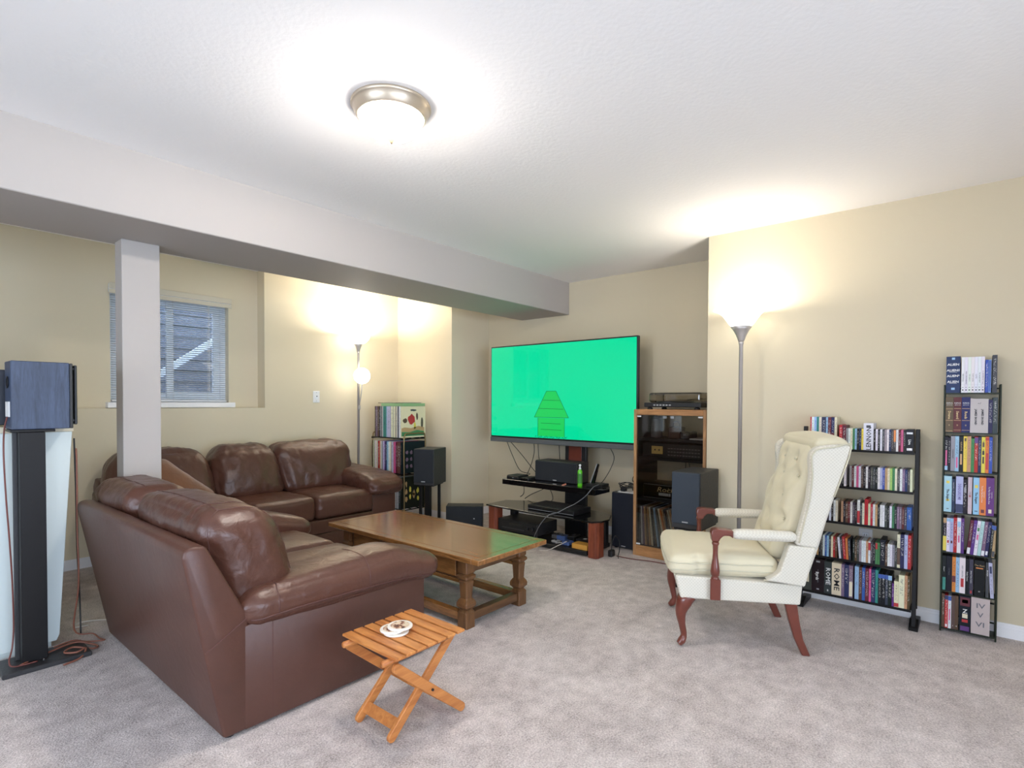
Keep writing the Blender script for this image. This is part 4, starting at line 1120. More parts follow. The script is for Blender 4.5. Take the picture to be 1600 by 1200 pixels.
bm = bmesh.new(); prism(bm, [(1.252, .030), (1.282, .060), (1.276, .066), (1.246, .036)], 'y', 1.611, 1.791); part('crossbar', bm, M_['stoolx'], st)
bm = bmesh.new(); prism(bm, [(1.50, .045), (1.530, .020), (1.524, .013), (1.494, .038)], 'y', 1.565, 1.837); part('crossbar', bm, M_['stoolx'], st)
# coasters
def coaster_art():
    m, t, p, N, Lk = nt('coaster_print')
    tc = N.new('ShaderNodeTexCoord'); nz = N.new('ShaderNodeTexNoise'); nz.inputs['Scale'].default_value = 60; nz.inputs['Detail'].default_value = 4
    Lk.new(tc.outputs['Object'], nz.inputs['Vector'])
    r = N.new('ShaderNodeValToRGB'); e = r.color_ramp.elements
    e[0].position, e[0].color = .40, lin(70, 50, 44); e[1].position, e[1].color = .56, lin(214, 196, 170)
    q = e.new(.48); q.color = lin(150, 92, 66)
    Lk.new(nz.outputs['Fac'], r.inputs[0]); Lk.new(r.outputs[0], p.inputs['Base Color']); p.inputs['Roughness'].default_value = .6
    return m
art = coaster_art()
for i, (xx, yy, z, lb) in enumerate(((1.345, 1.715, ZS + .0004, 'round cream stone coaster at the bottom of the stack on the stool'),
                                     (1.338, 1.728, ZS + .0094, 'round printed stone coaster in the middle of the stack on the stool'),
                                     (1.362, 1.712, ZS + .0184, 'round printed stone coaster on top of the stack on the stool'))):
    bm = bmesh.new(); lathe(bm, [(.046, 0), (.049, .002), (.049, .0065), (.0475, .0085)], 40, (0, 0, 0))
    o = part('coaster', bm, M_['stone'], smooth=False); o.location = (xx, yy, z); tag(o, lb, 'coaster')
    bm = bmesh.new(); lathe(bm, [(.037, .0085), (.037, .0089)], 32, (0, 0, 0)); part('printed_face', bm, art, o, local=True)

# ------------------------------------------------------------------ wing armchair
ch = thing('armchair', 'cream wingback armchair with tufted back and carved mahogany arm posts', 'chair', (3.069, .991, 0), radians(118.36))
CR, MH = M_['cream'], M_['mahog']
def chw(bm):  # seat is wider at the front
    for v in bm.verts:
        v.co.y *= .90 + .10 * min(1, max(0, (v.co.x + .28) / .58))
    return bm
bm = bmesh.new(); prism(bm, [(-.275, .252), (.295, .256), (.322, .372), (-.285, .352)], 'y', -.302, .302, .010, 3); part('seat_rail', chw(bm), CR, ch, local=True)
def sw_(p):
    p = Vector(p)
    if p.x > .13: p.y *= 1.0
    else: p.y *= .93
    return p
cb_ = chw(softbox((.088, 0, .422), (.53, .600, .102), .036, 28, (.012, .004, .030), .003, 5, warp=sw_, seed=2))
tr_ = BVHTree.FromBMesh(cb_)
part('seat_cushion', cb_, M_['creamplain'], ch, local=True, smooth=True)
for zz in (.436, .388):
    q = []
    for p_ in smoothpath([(-.16, .33, zz), (.10, .36, zz), (.30, .36, zz), (.38, .30, zz), (.39, 0, zz), (.38, -.30, zz), (.30, -.36, zz), (.10, -.36, zz), (-.16, -.33, zz)], 6):
        lo_, no_, _, _ = tr_.find_nearest(Vector(p_)); q.append(lo_ + no_ * .001)
    bm = bmesh.new(); sweep(bm, q, .0032, 6); part('cushion_welt', bm, M_['welt'], ch, local=True, smooth=True)
# tufted inner back
BT = [(yy, zz) for zz, ys in ((.56, (-.10, .10)), (.66, (0,)), (.66, (-.17, .17)), (.77, (-.09, .09)), (.88, (0, -.17, .17)), (.96, (-.09, .09))) for yy in ys]
def tuft(p):
    p = Vector(p)
    zz = p.z + .755
    for by, bz in BT:
        d2 = (p.y - by) ** 2 + (zz - bz) ** 2
        if p.x > 0: p.x -= .030 * math.exp(-d2 / .0011) + .010 * math.exp(-d2 / .006)
    p.x += -.30 * p.z
    p.y *= 1.0 + .06 * (p.z / .3)
    return p
part('inner_back', softbox((-.292, 0, .755), (.13, .455, .60), .055, 40, (.035, 0, .01), .002, 5, warp=tuft, seed=8), M_['creamplain'], ch, local=True, smooth=True)
bm = bmesh.new()
for by, bz in BT:
    zc = bz; xc = -.292 + .065 + .035 * (1 - (by / .23) ** 2) * .9 - .034 - .30 * (zc - .755)
    bmesh.ops.create_icosphere(bm, subdivisions=1, radius=.008, matrix=Matrix.Translation((xc, by * 1.02, zc)))
part('buttons', bm, M_['welt'], ch, local=True, smooth=True, kind='stuff')
bm = bmesh.new(); prism(bm, [(-.295, .365), (-.310, .545), (-.335, .545), (-.470, 1.050), (-.490, 1.052), (-.355, .53), (-.300, .355)], 'y', -.285, .285, .006, 2); part('outer_back', chw(bm), CR, ch, local=True)
part('top_roll', softbox((-.405, 0, 1.040), (.16, .56, .075), .035, 18, (0, 0, .022), .002, 5, seed=9), M_['creamplain'], ch, local=True, smooth=True)
for s_ in (-1, 1):
    # wing
    bm = bmesh.new()
    wing = [(-.238, .556), (-.262, .66), (-.288, .78), (-.298, .90), (-.292, .985), (-.300, 1.020), (-.330, 1.042), (-.40, 1.052), (-.484, 1.054), (-.41, .80), (-.338, .540)]
    prism(bm, wing, 'y', s_ * .248, s_ * .304, .016, 4)
    for v in bm.verts:
        v.co.y += s_ * .02 * max(0, (v.co.z - .6) / .45)
    part('wing', bm, CR, ch, local=True)
    bm = bmesh.new()
    sweep(bm, smoothpath([(-.345 + (p[0] + .345) * (.84 if p[0] > -.35 else .9), s_ * (.3045 + .02 * max(0, (p[1] - .6) / .45)), .80 + (p[1] - .80) * .945) for p in wing[:10]], 4), .0038, 6); part('welt', bm, M_['welt'], ch, local=True, smooth=True)
    # lower side panel behind the seat
    bm = bmesh.new(); prism(bm, [(-.110, .374), (-.168, .415), (-.212, .554), (-.330, .548), (-.285, .355)], 'y', s_ * .240, s_ * .306, .008, 2); part('side_panel', bm, CR, ch, local=True)
    bm = bmesh.new(); sweep(bm, smoothpath([(-.10, s_ * .2915, .374), (-.2, s_ * .290, .366), (-.283, s_ * .284, .357)], 4), .0035, 6); part('welt', bm, M_['welt'], ch, local=True, smooth=True)
    # padded arm and its carved front
    def aw_(p):
        p = Vector(p); p.z += .012 * (p.x / -.14) ; return p
    part('arm_pad', softbox((-.100, s_ * .276, .592), (.295, .056, .046), .020, 16, (.004, .003, .004), .001, 5, warp=None), CR, ch, local=True, smooth=True)
    bm = bmesh.new()
    prism(bm, [(.046, .572), (.060, .584), (.090, .584), (.108, .566), (.112, .552), (.146, .552), (.152, .590), (.146, .612), (.120, .618), (.046, .612)], 'y', s_ * .248, s_ * .304, .006, 2)
    part('arm_front', bm, MH, ch, local=True)
    bm = bmesh.new()
    lathe(bm, [(.016, .553), (.018, .545), (.0135, .535), (.0125, .50), (.014, .47), (.020, .43), (.023, .405), (.020, .385), (.015, .380), (.020, .372), (.020, .366)][::-1], 16, (.130, s_ * .302, 0))
    part('arm_post', bm, MH, ch, local=True, smooth=True)
    part('post_block', bx(.106, .154, min(s_ * .303, s_ * .322), max(s_ * .303, s_ * .322), .264, .368, .003, 1), MH, ch, local=True)
    # legs
    bm = bmesh.new()
    path = smoothpath([(.258, s_ * .258, .262), (.276, s_ * .268, .225), (.290, s_ * .275, .175), (.284, s_ * .272, .115), (.274, s_ * .268, .060), (.284, s_ * .272, .030), (.300, s_ * .279, .014)], 5)
    rad = []
    kn = [.046, .040, .027, .0175, .0155, .020, .014]
    for i in range(len(path)):
        u = i / 5; k = min(int(u), 5); f = u - k
        rad.append(kn[k] * (1 - f) + kn[k + 1] * f)
    sweep(bm, path, rad, 14)
    for v in bm.verts: v.co.z = max(.0, min(.2615, v.co.z))
    part('front_leg', bm, MH, ch, local=True, smooth=True)
    bm = bmesh.new()
    prism(bm, [(-.205, .256), (-.262, .256), (-.274, .17), (-.292, .08), (-.326, 0), (-.288, 0), (-.252, .08), (-.225, .17)], 'y', s_ * .232, s_ * .268, .005, 1)
    part('rear_leg', bm, MH, ch, local=True)
bm = bmesh.new(); sweep(bm, smoothpath([(.323, -.292, .372), (.334, 0, .374), (.323, .292, .372)], 6), .004, 6); part('welt', bm, M_['welt'], ch, local=True, smooth=True)
# ------------------------------------------------------------------ cases, books and records: one small shared mesh, each its own object
PAL = dict(black=(30, 30, 34), white=(222, 222, 226), cream=(220, 212, 186), grey=(150, 150, 154), charcoal=(66, 66, 72), navy=(40, 48, 86), blue=(54, 86, 160),
           azure=(150, 186, 216), teal=(56, 134, 122), green=(72, 128, 82), lime=(172, 194, 116), red=(178, 46, 50), maroon=(98, 38, 48), pink=(204, 92, 138), purple=(94, 54, 122),
           mauve=(124, 98, 124), orange=(216, 132, 68), yellow=(224, 204, 84), tan=(190, 152, 108), brown=(90, 66, 52), lavender=(178, 180, 212), aqua=(168, 206, 206), bronze=(92, 82, 66), silver=(186, 182, 178))
bm = bmesh.new()
box(bm, 0, 1, -1, 0, 0, 1)
top = [f for f in bm.faces if f.normal.z > .9]
bm.normal_update(); top = [f for f in bm.faces if f.normal.z > .9]
bmesh.ops.inset_region(bm, faces=top, thickness=.14)
for v in top[0].verts: v.co.z -= .006; v.co.x = .02 if v.co.x < .5 else .98
bmesh.ops.recalc_face_normals(bm, faces=bm.faces)
CASE = bpy.data.meshes.new('case'); bm.to_mesh(CASE); bm.free(); CASE.materials.append(M_['spine'])
NUM = 'first second third fourth fifth sixth seventh eighth ninth tenth eleventh twelfth thirteenth fourteenth fifteenth sixteenth seventeenth eighteenth nineteenth twentieth'.split()
TENS = {20: 'twenty', 30: 'thirty', 40: 'forty', 50: 'fifty'}
def ordinal(k):
    if k <= 20: return NUM[k - 1]
    if k % 10 == 0: return {30: 'thirtieth', 40: 'fortieth', 50: 'fiftieth'}[k]
    return TENS[k // 10 * 10] + '-' + NUM[k % 10 - 1]
INKS = dict(w='ink_w', k='ink_k', g='ink_g', p='ink_p', r='ink_r', m='ink_m')
DOWN, UP, FLAT = -pi / 2, pi / 2, 0.0

def plain(t, kind):
    return {'disc': 'disc case', 'film': 'film case', 'box': 'box set', 'book': 'paperback', 'record': 'record sleeve'}[kind]

def row(items, x, y, z, where, ref, group, depth_of, gap=.0006, fit=None):
    """items: (colour, thickness, height, kind, prints); y runs downwards from the start. None = a gap (thickness only)"""
    if fit:      # share the shelf out among the cases, keeping their relative thickness
        f_ = fit / sum(it[1] for it in items)
        items = [(it[0], it[1] * f_) + tuple(it[2:]) for it in items]
    real = [it for it in items if it[0]]
    trip = {}
    for i, it in enumerate(real):
        if 0 < i < len(real) - 1: trip.setdefault((it[3], it[0], real[i - 1][0], real[i + 1][0]), []).append(i)
    k = -1
    for it in items:
        if not it[0]: y -= it[1]; continue
        k += 1
        col, th, h, kind = it[:4]
        prints = it[4] if len(it) > 4 else []
        extra = it[5] if len(it) > 5 else {}
        c = PAL[col]
        o = bpy.data.objects.new({'disc': 'disc_case', 'film': 'film_case', 'box': 'box_set', 'book': 'paperback_book', 'record': 'record_sleeve'}[kind], CASE)
        C.objects.link(o)
        o.color = lin(*[max(0, min(255, v + rnd.randint(-7, 7))) for v in c])
        if len(prints) > 0 and (kind == 'box' or any(p_[0] != 'band' for p_ in prints)): o.color[3] = 0.0
        d = extra.get('depth', depth_of(kind))
        a = extra.get('lean', 0.0)
        jx = rnd.uniform(0, .003)
        sc = Vector((d, th - gap, h)); loc = Vector((x + jx, y, z + max(0, sin(a)) * th))
        o.location = loc; o.scale = sc; o.rotation_euler = (a, 0, 0)
        nb = (real[k - 1][0] if k else None, real[k + 1][0] if k < len(real) - 1 else None)
        word = extra.get('word', plain(it, kind))
        if extra.get('label'): lab = extra['label']
        elif k and k < len(real) - 1 and len(trip[(kind, col) + nb]) == 1: lab = f'{col} {word} between {nb[0]} and {nb[1]} ones, {where}'
        else: lab = f'{col} {word}, {ordinal(k + 1)} from the {ref}, {where}'
        tag(o, lab, {'disc': 'disc', 'film': 'film case', 'box': 'box set', 'book': 'book', 'record': 'record'}[kind], group)
        W = Matrix.Translation(loc) @ Matrix.Rotation(a, 4, 'X')
        inv = (W @ Matrix.Diagonal((sc.x, sc.y, sc.z, 1))).inverted()
        for pr in prints:
            if pr[0] == 'band':      # a flat printed block: z0, z1 (0..1), colour, y share
                _, z0, z1, pc, sh = pr
                w = (th - gap)
                b2 = bx(-.0007, -.0001, -w * (.5 + sh / 2), -w * (.5 - sh / 2), z0 * h, z1 * h)
                me = bpy.data.meshes.new('printed_band'); b2.to_mesh(me); b2.free(); me.materials.append(inkmat(pc))
                q = bpy.data.objects.new('printed_band', me); C.objects.link(q); q.parent = o; q.matrix_parent_inverse = inv; q.matrix_basis = W
            else:
                s_, size, rel, spin, ink = pr[:5]
                off = pr[5] if len(pr) > 5 else 0.0
                cu = bpy.data.curves.new('lettering', 'FONT'); cu.body = s_; cu.size = size; cu.extrude = .0002; cu.align_x = 'CENTER'; cu.align_y = 'CENTER'; cu.resolution_u = 1
                cu.offset = .0004 if size > .012 else .0
                q = txtmesh('lettering', cu, M_[INKS[ink]]); q.parent = o; q.matrix_parent_inverse = inv
                q.matrix_basis = W @ Matrix.Translation((-.0009, -(th - gap) / 2 - off, rel * h)) @ face_mx(spin).to_4x4() @ Matrix.Diagonal((pr[6] if len(pr) > 6 else 1, 1, 1, 1))
        y -= th * (1.03 if a else 1.0)
    return y
_ink = {}
def inkmat(c):
    if c not in _ink: _ink[c] = mat(c + '_print', lin(*PAL[c]), .45)
    return _ink[c]

def cds(s, th=.0108, h=.125):
    """short string of colour letters -> slim disc cases"""
    key = dict(k='black', w='white', c='cream', g='grey', d='charcoal', n='navy', b='blue', a='azure', t='teal', e='green', l='lime', r='red', m='maroon', p='pink', u='purple', v='mauve', o='orange', y='yellow', s='tan', f='brown', h='lavender')
    out = []
    for ch_ in s:
        if ch_ == '.': out.append((None, .014))
        else: out.append((key[ch_], th, h, 'disc'))
    return out

# ---------------------------------------------------------------- leaning black rack along the wall
rk = thing('disc_rack', 'leaning black metal disc rack with five shelves behind the armchair', 'rack', (3.80, .49, 0))
RY0, RY1 = .228, .768
def xf(z): return 3.700 + z * .082
for yy in (RY0 - .022, RY1 + .002):
    bm = bmesh.new(); prism(bm, [(xf(.012), .012), (xf(.012) + .03, .012), (xf(1.105) + .028, 1.105), (xf(1.105), 1.105)], 'y', yy, yy + .020, .002, 1); part('side_post', bm, M_['metalblack'], rk)
    bm = bmesh.new(); prism(bm, [(3.690, .0), (3.915, .0), (3.915, .022), (3.76, .05), (3.690, .018)], 'y', yy - .012, yy + .030, .002, 1); part('foot', bm, M_['metalblack'], rk)
    bm = bmesh.new(); sweep(bm, [(xf(1.1) + .02, yy + .01, 1.09), (3.918, yy + .01, 1.02), (3.918, yy + .01, .06)], .006, 6); part('rear_rod', bm, M_['metalblack'], rk)
RZ = (.974, .753, .541, .326, .108)
for z in RZ:
    part('shelf', bx(xf(z), min(xf(z) + .135, 3.912), RY0 - .001, RY1 + .001, z - .004, z), M_['metalblack'], rk)
    part('shelf_lip', bx(xf(z) - .003, xf(z), RY0 - .001, RY1 + .001, z - .012, z + .002), M_['metalblack'], rk)
dep = lambda k: {'disc': .122, 'film': .128, 'box': .128, 'book': .115}[k]
WH = [w + ' shelf of the black rack' for w in ('top', 'second', 'third', 'fourth', 'bottom')]
F_ = lambda c, t=.0148, h=.19, pr=(), **kw: (c, t, h, 'film', list(pr), kw)
B_ = lambda c, t, h=.19, pr=(), **kw: (c, t, h, 'box', list(pr), kw)
G_ = 'discs on the black rack'
# top shelf
row([(None, .012), F_('red', .008), F_('white', .014), F_('azure', .013), F_('teal', .013), F_('cream', .014), F_('navy', .024), F_('azure', .011),
     F_('maroon', .018), F_('navy', .017, .188, [('band', .05, .5, 'maroon', .9)]), F_('cream', .013), (None, .012),
     F_('red', .017, .145), F_('maroon', .020, .142)] + cds('gwceakn', .0112) + [('yellow', .010, .125, 'disc')] +
    [B_('white', .050, .158, [('LENNON', .034, .44, UP, 'k', 0.003, .96), ('band', .84, .93, 'charcoal', .45)], depth=.125, label='white box with large dark vertical lettering, top shelf of the black rack')] +
    cds('kwkwdgwnd', .0108) + [('charcoal', .0115, .125, 'disc', [('band', .45, .98, 'orange', .9)])] + cds('wmp', .0115) + cds('k', .011) +
    [B_('black', .036, .128, [('band', .80, .88, 'white', .8), ('Live', .018, .45, DOWN, 'w'), ('band', .08, .18, 'white', .7)], label='black box with pale lettering next to the post, top shelf of the black rack')],
    xf(RZ[0]) + .002, RY1 - .004, RZ[0] + .0006, WH[0], 'armchair', G_, dep, fit=.530)
row([(None, .012)] + cds('kgdwdbwrkdn', .0110) + cds('bkw') + cds('dk') + cds('w') + [(None, .016)] + cds('gmwpwfkwkddkwhbsclecdwvndc', .01095),
    xf(RZ[1]) + .002, RY1 - .004, RZ[1] + .0006, WH[1], 'armchair', G_, dep, fit=.530)
row([(None, .012)] + cds('dwkgkm', .0110) + cds('cdwdwkwc') + [(None, .016)] + cds('skfmwdk', .0112) + [('white', .013, .142, 'disc', [('band', .05, .55, 'red', 1)])] + cds('dc', .0108) +
    [('red', .017, .150, 'disc', [('CHESS', .012, .5, DOWN, 'k')])] + cds('crwskwwdkwekvvmd', .01085)[:16] + [('blue', .021, .128, 'disc')],
    xf(RZ[2]) + .002, RY1 - .004, RZ[2] + .0006, WH[2], 'armchair', G_, dep, fit=.530)
row([(None, .012)] + cds('kfmdvskdwbadcrf', .0106) + [(None, .010)] +
    [('white', .011, .125, 'disc', [], dict(lean=-.09)), ('charcoal', .011, .125, 'disc', [], dict(lean=-.085)), ('red', .013, .132, 'disc', [], dict(lean=-.08)), ('orange', .0115, .125, 'disc', [], dict(lean=-.06)), ('charcoal', .012, .122, 'disc', [], dict(lean=-.05))] +
    [(None, .006)] + cds('kfdgwws', .0108) + [('white', .011, .125, 'disc', [('band', .6, .95, 'red', 1)])] + cds('dk', .011) + [('green', .011, .125, 'disc', [('band', .7, .98, 'red', .9)])] + cds('e', .011) +
    [B_('black', .024, .145, label='plain black upright box, tallest among the slim discs on the fourth shelf')] + cds('fwwgd', .0108) +
    [F_('cream', .014, .188, [('band', .1, .6, 'brown', 1)]), F_('navy', .018, .19), F_('lavender', .0155, .19), F_('red', .0148, .19)],
    xf(RZ[3]) + .002, RY1 - .004, RZ[3] + .0006, WH[3], 'armchair', G_, dep, fit=.530)
row([(None, .004), B_('charcoal', .040, .195, [('band', .25, .75, 'cream', .35), ('band', .86, .94, 'grey', .5)], label='charcoal box with pale writing, armchair end of the rack bottom shelf'),
     B_('black', .062, .197, [('Byrds', .022, .48, DOWN, 'w', -.004), ('band', .90, .95, 'grey', .3), ('band', .06, .1, 'grey', .2), ('band', .28, .68, 'charcoal', .1)], label='widest black box with faint writing on the rack bottom shelf'),
     B_('charcoal', .036, .19, [('ROME', .033, .55, DOWN, 'w', 0, 1.15), ('II', .016, .1, FLAT, 'w')], label='charcoal box with tall white vertical capitals on the rack bottom shelf'),
     B_('cream', .046, .19, [('ROME', .040, .50, DOWN, 'k', 0, 1.25)], label='cream box with tall black vertical capitals on the rack bottom shelf'),
     F_('mauve', .014), F_('navy', .021), F_('mauve', .019, .19, [('band', .05, .5, 'cream', .8)]), (None, .008), F_('azure', .019, .19), F_('brown', .0145), F_('blue', .014), F_('maroon', .017), F_('pink', .010), F_('navy', .018), F_('teal', .013)] +
    [F_('black', .0155, .172, [('band', .86, .99, 'blue', 1)]) for _ in range(2)] + [F_('charcoal', .012, .172, [('band', .86, .99, 'blue', 1)]), F_('black', .0165, .172, [('band', .84, .99, 'azure', 1)]),
     F_('purple', .009, .13), F_('cream', .020, .145, [('band', .02, .16, 'red', 1)]), F_('cream', .024, .184), F_('tan', .012, .186), F_('brown', .010, .186)],
    xf(RZ[4]) + .002, RY1 - .002, RZ[4] + .0006, WH[4], 'armchair', 'boxes and cases on the rack bottom shelf', dep, fit=.532)

# ---------------------------------------------------------------- narrow green tower
tw = thing('media_tower', 'narrow dark green metal media tower with seven packed shelves', 'rack', (3.86, -.012, 0))
TY0, TY1 = -.130, .106
for yy in (TY0, TY1 - .0075):
    for x0, x1, zt in ((3.800, 3.832, 1.352), (3.885, 3.915, 1.352)):
        part('upright', bx(x0, x1, yy, yy + .0075, 0, zt, .002, 1), M_['greenmetal'], tw)
    for z in (.19, .60, 1.02): part('side_rail', bx(3.8325, 3.8845, yy + .001, yy + .0065, z, z + .02), M_['greenmetal'], tw)
TZ = (1.308, 1.094, .883, .659, .441, .226, .022)
for z in TZ: part('shelf', bx(3.802, 3.913, TY0 + .008, TY1 - .008, z - .006, z), M_['greenmetal'], tw)
for z in (1.328, .165, .06, .04): part('cross_rod', bx(3.914, 3.920, TY0 + .008, TY1 - .008, z, z + .008), M_['greenmetal'], tw)
TW_ = [w + ' shelf of the narrow tower' for w in ('top', 'second', 'third', 'fourth', 'fifth', 'sixth', 'lowest')]
depT = lambda k: .104
GT = 'cases in the narrow tower'
ty = TY1 - .0085
def trow(i, items): row(items, 3.804, ty, TZ[i] + .0006, TW_[i], 'rack side', GT, depT, gap=.0005)
trow(0, [B_('navy', .060, .196, [('ALIEN', .017, .775, FLAT, 'w', 0, 1.1), ('ALIENS', .016, .615, FLAT, 'w', 0, 1.1), ('ALIEN³', .016, .46, FLAT, 'w', 0, 1.1), ('ALIEN', .0165, .30, FLAT, 'w', 0, 1.1), ('band', .255, .262, 'white', .55), ('band', .565, .572, 'white', .55), ('band', .91, .97, 'azure', .22), ('band', .08, .14, 'azure', .25)],
            label='dark box with four white capital titles on the tower top'), (None, .004)] +
     [F_('white', .0136, .190, [(s, .0072, .42 if len(s) > 8 else .46, DOWN, 'k', 0, 1.0), ('band', .06, .09, 'black', .5), ('band', .14, .16, 'grey', .5), ('band', .22, .223, 'grey', .9)], word='slim matching case') for s in ('THE WITNESS', 'WILD STRAWBERRIES', 'THE CIRCUS', 'FORTY GUNS', 'CASTLE', 'THE APARTMENT', 'A CANTERBURY TALE')] +
     [(None, .002), F_('blue', .0128, .172), F_('azure', .0112, .172, [('band', .02, .98, 'blue', .85)]), (None, .004), F_('charcoal', .0195, .196)])
trow(1, [B_('bronze', .034, .19, [('band', .66, .672, 'tan', .9), ('band', .33, .342, 'tan', .9), ('KING', .011, .83, FLAT, 'w'), ('EDITION', .006, .775, FLAT, 'w'), ('Drama', .016, .49, DOWN, 'g'), ('II', .012, .2, FLAT, 'g'), ('band', .03, .04, 'tan', .9)], label='bronze leather-look box with gold bands on the tower second shelf'),
         B_('maroon', .034, .19, [('band', .67, .682, 'tan', .9), ('band', .335, .347, 'tan', .9), ('KING', .011, .83, FLAT, 'w'), ('EDITION', .006, .775, FLAT, 'w'), ('Sword', .016, .49, DOWN, 'g'), ('II', .012, .2, FLAT, 'g'), ('band', .06, .07, 'tan', .9)], label='maroon leather-look box with gold bands on the tower second shelf'),
         B_('navy', .036, .19, [('band', .67, .682, 'tan', .9), ('band', .335, .347, 'tan', .9), ('KING', .011, .83, FLAT, 'w'), ('EDITION', .006, .775, FLAT, 'w'), ('Roads', .016, .49, DOWN, 'g'), ('II', .012, .2, FLAT, 'g'), ('band', .06, .07, 'tan', .9)], label='navy leather-look box with gold bands on the tower second shelf'),
         B_('silver', .073, .182, [('JAMES BOND', .0125, .46, DOWN, 'k', -.014, 1.15), ('JAMES BOND', .0125, .46, DOWN, 'k', .013, 1.15), ('∞7', .010, .86, FLAT, 'k'), ('· · ·', .008, .07, FLAT, 'k')], label='wide white box with two vertical titles on the tower second shelf'),
         F_('navy', .017, .176), F_('charcoal', .020, .188)])
trow(2, [F_('black', .0145, .186, [('band', .15, .6, 'pink', .5), ('band', .02, .14, 'azure', .9)]), F_('black', .0115, .182), F_('grey', .018, .19, [('YAWNFARM', .009, .5, DOWN, 'k')]), F_('azure', .0165, .19, [('band', .1, .4, 'pink', .45)]),
         F_('black', .0185, .19, [('GLADIATOR', .009, .72, DOWN, 'g'), ('band', .2, .5, 'tan', .45)]), F_('yellow', .0155, .191, [('band', .86, .95, 'brown', .5)]), F_('tan', .0160, .192), F_('green', .0135, .18),
         F_('red', .0150, .19, [('band', .82, .98, 'purple', 1)]), F_('navy', .0135, .19), F_('yellow', .0155, .19, [('band', .5, .62, 'black', .5), ('band', .26, .45, 'black', .4), ('band', .72, .85, 'brown', .5)]), F_('orange', .0150, .192, [('band', .1, .55, 'red', .6), ('band', .9, .98, 'red', 1)]), F_('blue', .0135, .19)])
trow(3, [B_('aqua', .034, .195, [('The Singers', .014, .47, DOWN, 'k'), ('band', .08, .10, 'charcoal', .3), ('band', .80, .87, 'yellow', .4), ('band', .30, .36, 'yellow', .4)], label='pale aqua box set with dark script on the tower fourth shelf'), (None, .001), F_('navy', .0125, .182),
         (None, .003), B_('lavender', .031, .197, [('DEADLIKE ME', .018, .58, DOWN, 'p', 0, .80), ('band', 0.01, .24, 'navy', 1)], label='lavender box with thin capitals and dark lower end on the tower'), F_('black', .0165, .182, [('band', .62, .75, 'grey', .6)]), (None, .003),
         F_('silver', .0175, .197, [('FARGO', .010, .52, DOWN, 'm'), ('band', .47, .50, 'red', .5)]), (None, .004), B_('azure', .0255, .197, [('The Singers', .013, .45, DOWN, 'k'), ('band', .72, .8, 'yellow', .5), ('band', .08, .10, 'navy', .5)], label='pale blue box set with dark script on the tower fourth shelf'),
         B_('orange', .0270, .199, [('The Mary Tyler Moore Show', .0095, .56, DOWN, 'w', -.003, .78), ('Complete Season', .006, .55, DOWN, 'w', .006, .8), ('band', .06, .15, 'maroon', .5)], label='orange box set with white title on the tower fourth shelf'),
         B_('purple', .0320, .200, [('The Mary Tyler Moore Show', .0100, .54, DOWN, 'w', -.004, .78), ('Complete Season', .006, .55, DOWN, 'w', .007, .8), ('band', .07, .17, 'cream', .4)], label='purple box set with white title on the tower fourth shelf')])
L5 = -.06
trow(4, [F_('black', .0148, .186, [('band', .02, .45, 'yellow', 1), ('band', .84, .98, 'tan', .9)]), F_('white', .0148, .184, [('band', .90, .99, 'azure', 1), ('band', .26, .34, 'red', .5)]), F_('lavender', .0148, .184, [('band', .90, .99, 'azure', 1), ('band', .26, .34, 'maroon', .5)]),
         F_('red', .0148, .19), F_('white', .0165, .19, [('band', .75, .9, 'azure', .8), ('band', .3, .5, 'pink', .4)]), F_('purple', .0135, .19)] +
     [(None, .010)] + [F_(c, .0142, .186, p, lean=.085) for c, p in (('maroon', [('band', .02, .2, 'white', .9)]), ('purple', []), ('white', [('band', .45, .6, 'pink', .5), ('band', .7, .8, 'green', .6)]), ('aqua', []), ('mauve', [('band', .02, .16, 'white', .9)]), ('navy', [('band', .05, .16, 'white', .6)]))] +
     [(None, .002), F_('black', .0115, .172, [('band', .88, .99, 'blue', 1)], lean=.07), F_('tan', .0115, .170, [('band', .86, .99, 'blue', 1), ('band', .02, .2, 'charcoal', .9)], lean=.04)])
trow(5, [F_('black', .0165, .19, [('band', .02, .38, 'teal', .8), ('Sleeper', .009, .62, DOWN, 'w')]), (None, .001), B_('black', .0245, .192, [('Lost Season', .008, .56, DOWN, 'm')], label='thick black case with faint grey title on the tower sixth shelf'), F_('orange', .0155, .19, [('band', .28, .46, 'maroon', .9)]), F_('azure', .0150, .19),
         F_('white', .0250, .192, [('GREY GARDENS', .009, .62, DOWN, 'm'), ('band', .18, .42, 'red', .5)]), F_('black', .0160, .19, [('Scary Scenes', .010, .5, DOWN, 'w')]), F_('charcoal', .0165, .191, [('Jimmy Scary Scenes', .0085, .5, DOWN, 'w'), ('band', .04, .12, 'red', .4)]), (None, .004),
         B_('black', .0420, .19, [('The Sixth', .011, .86, FLAT, 'g'), ('band', .77, .80, 'orange', .7), ('III', .010, .13, FLAT, 'w')], label='large black box with gold heading on the tower sixth shelf'), (None, .004), F_('charcoal', .0135, .185, [('BROKEN', .008, .7, DOWN, 'w')]), (None, .006), F_('lavender', .0150, .186, [('band', .7, .9, 'navy', .6)], lean=-.05)])
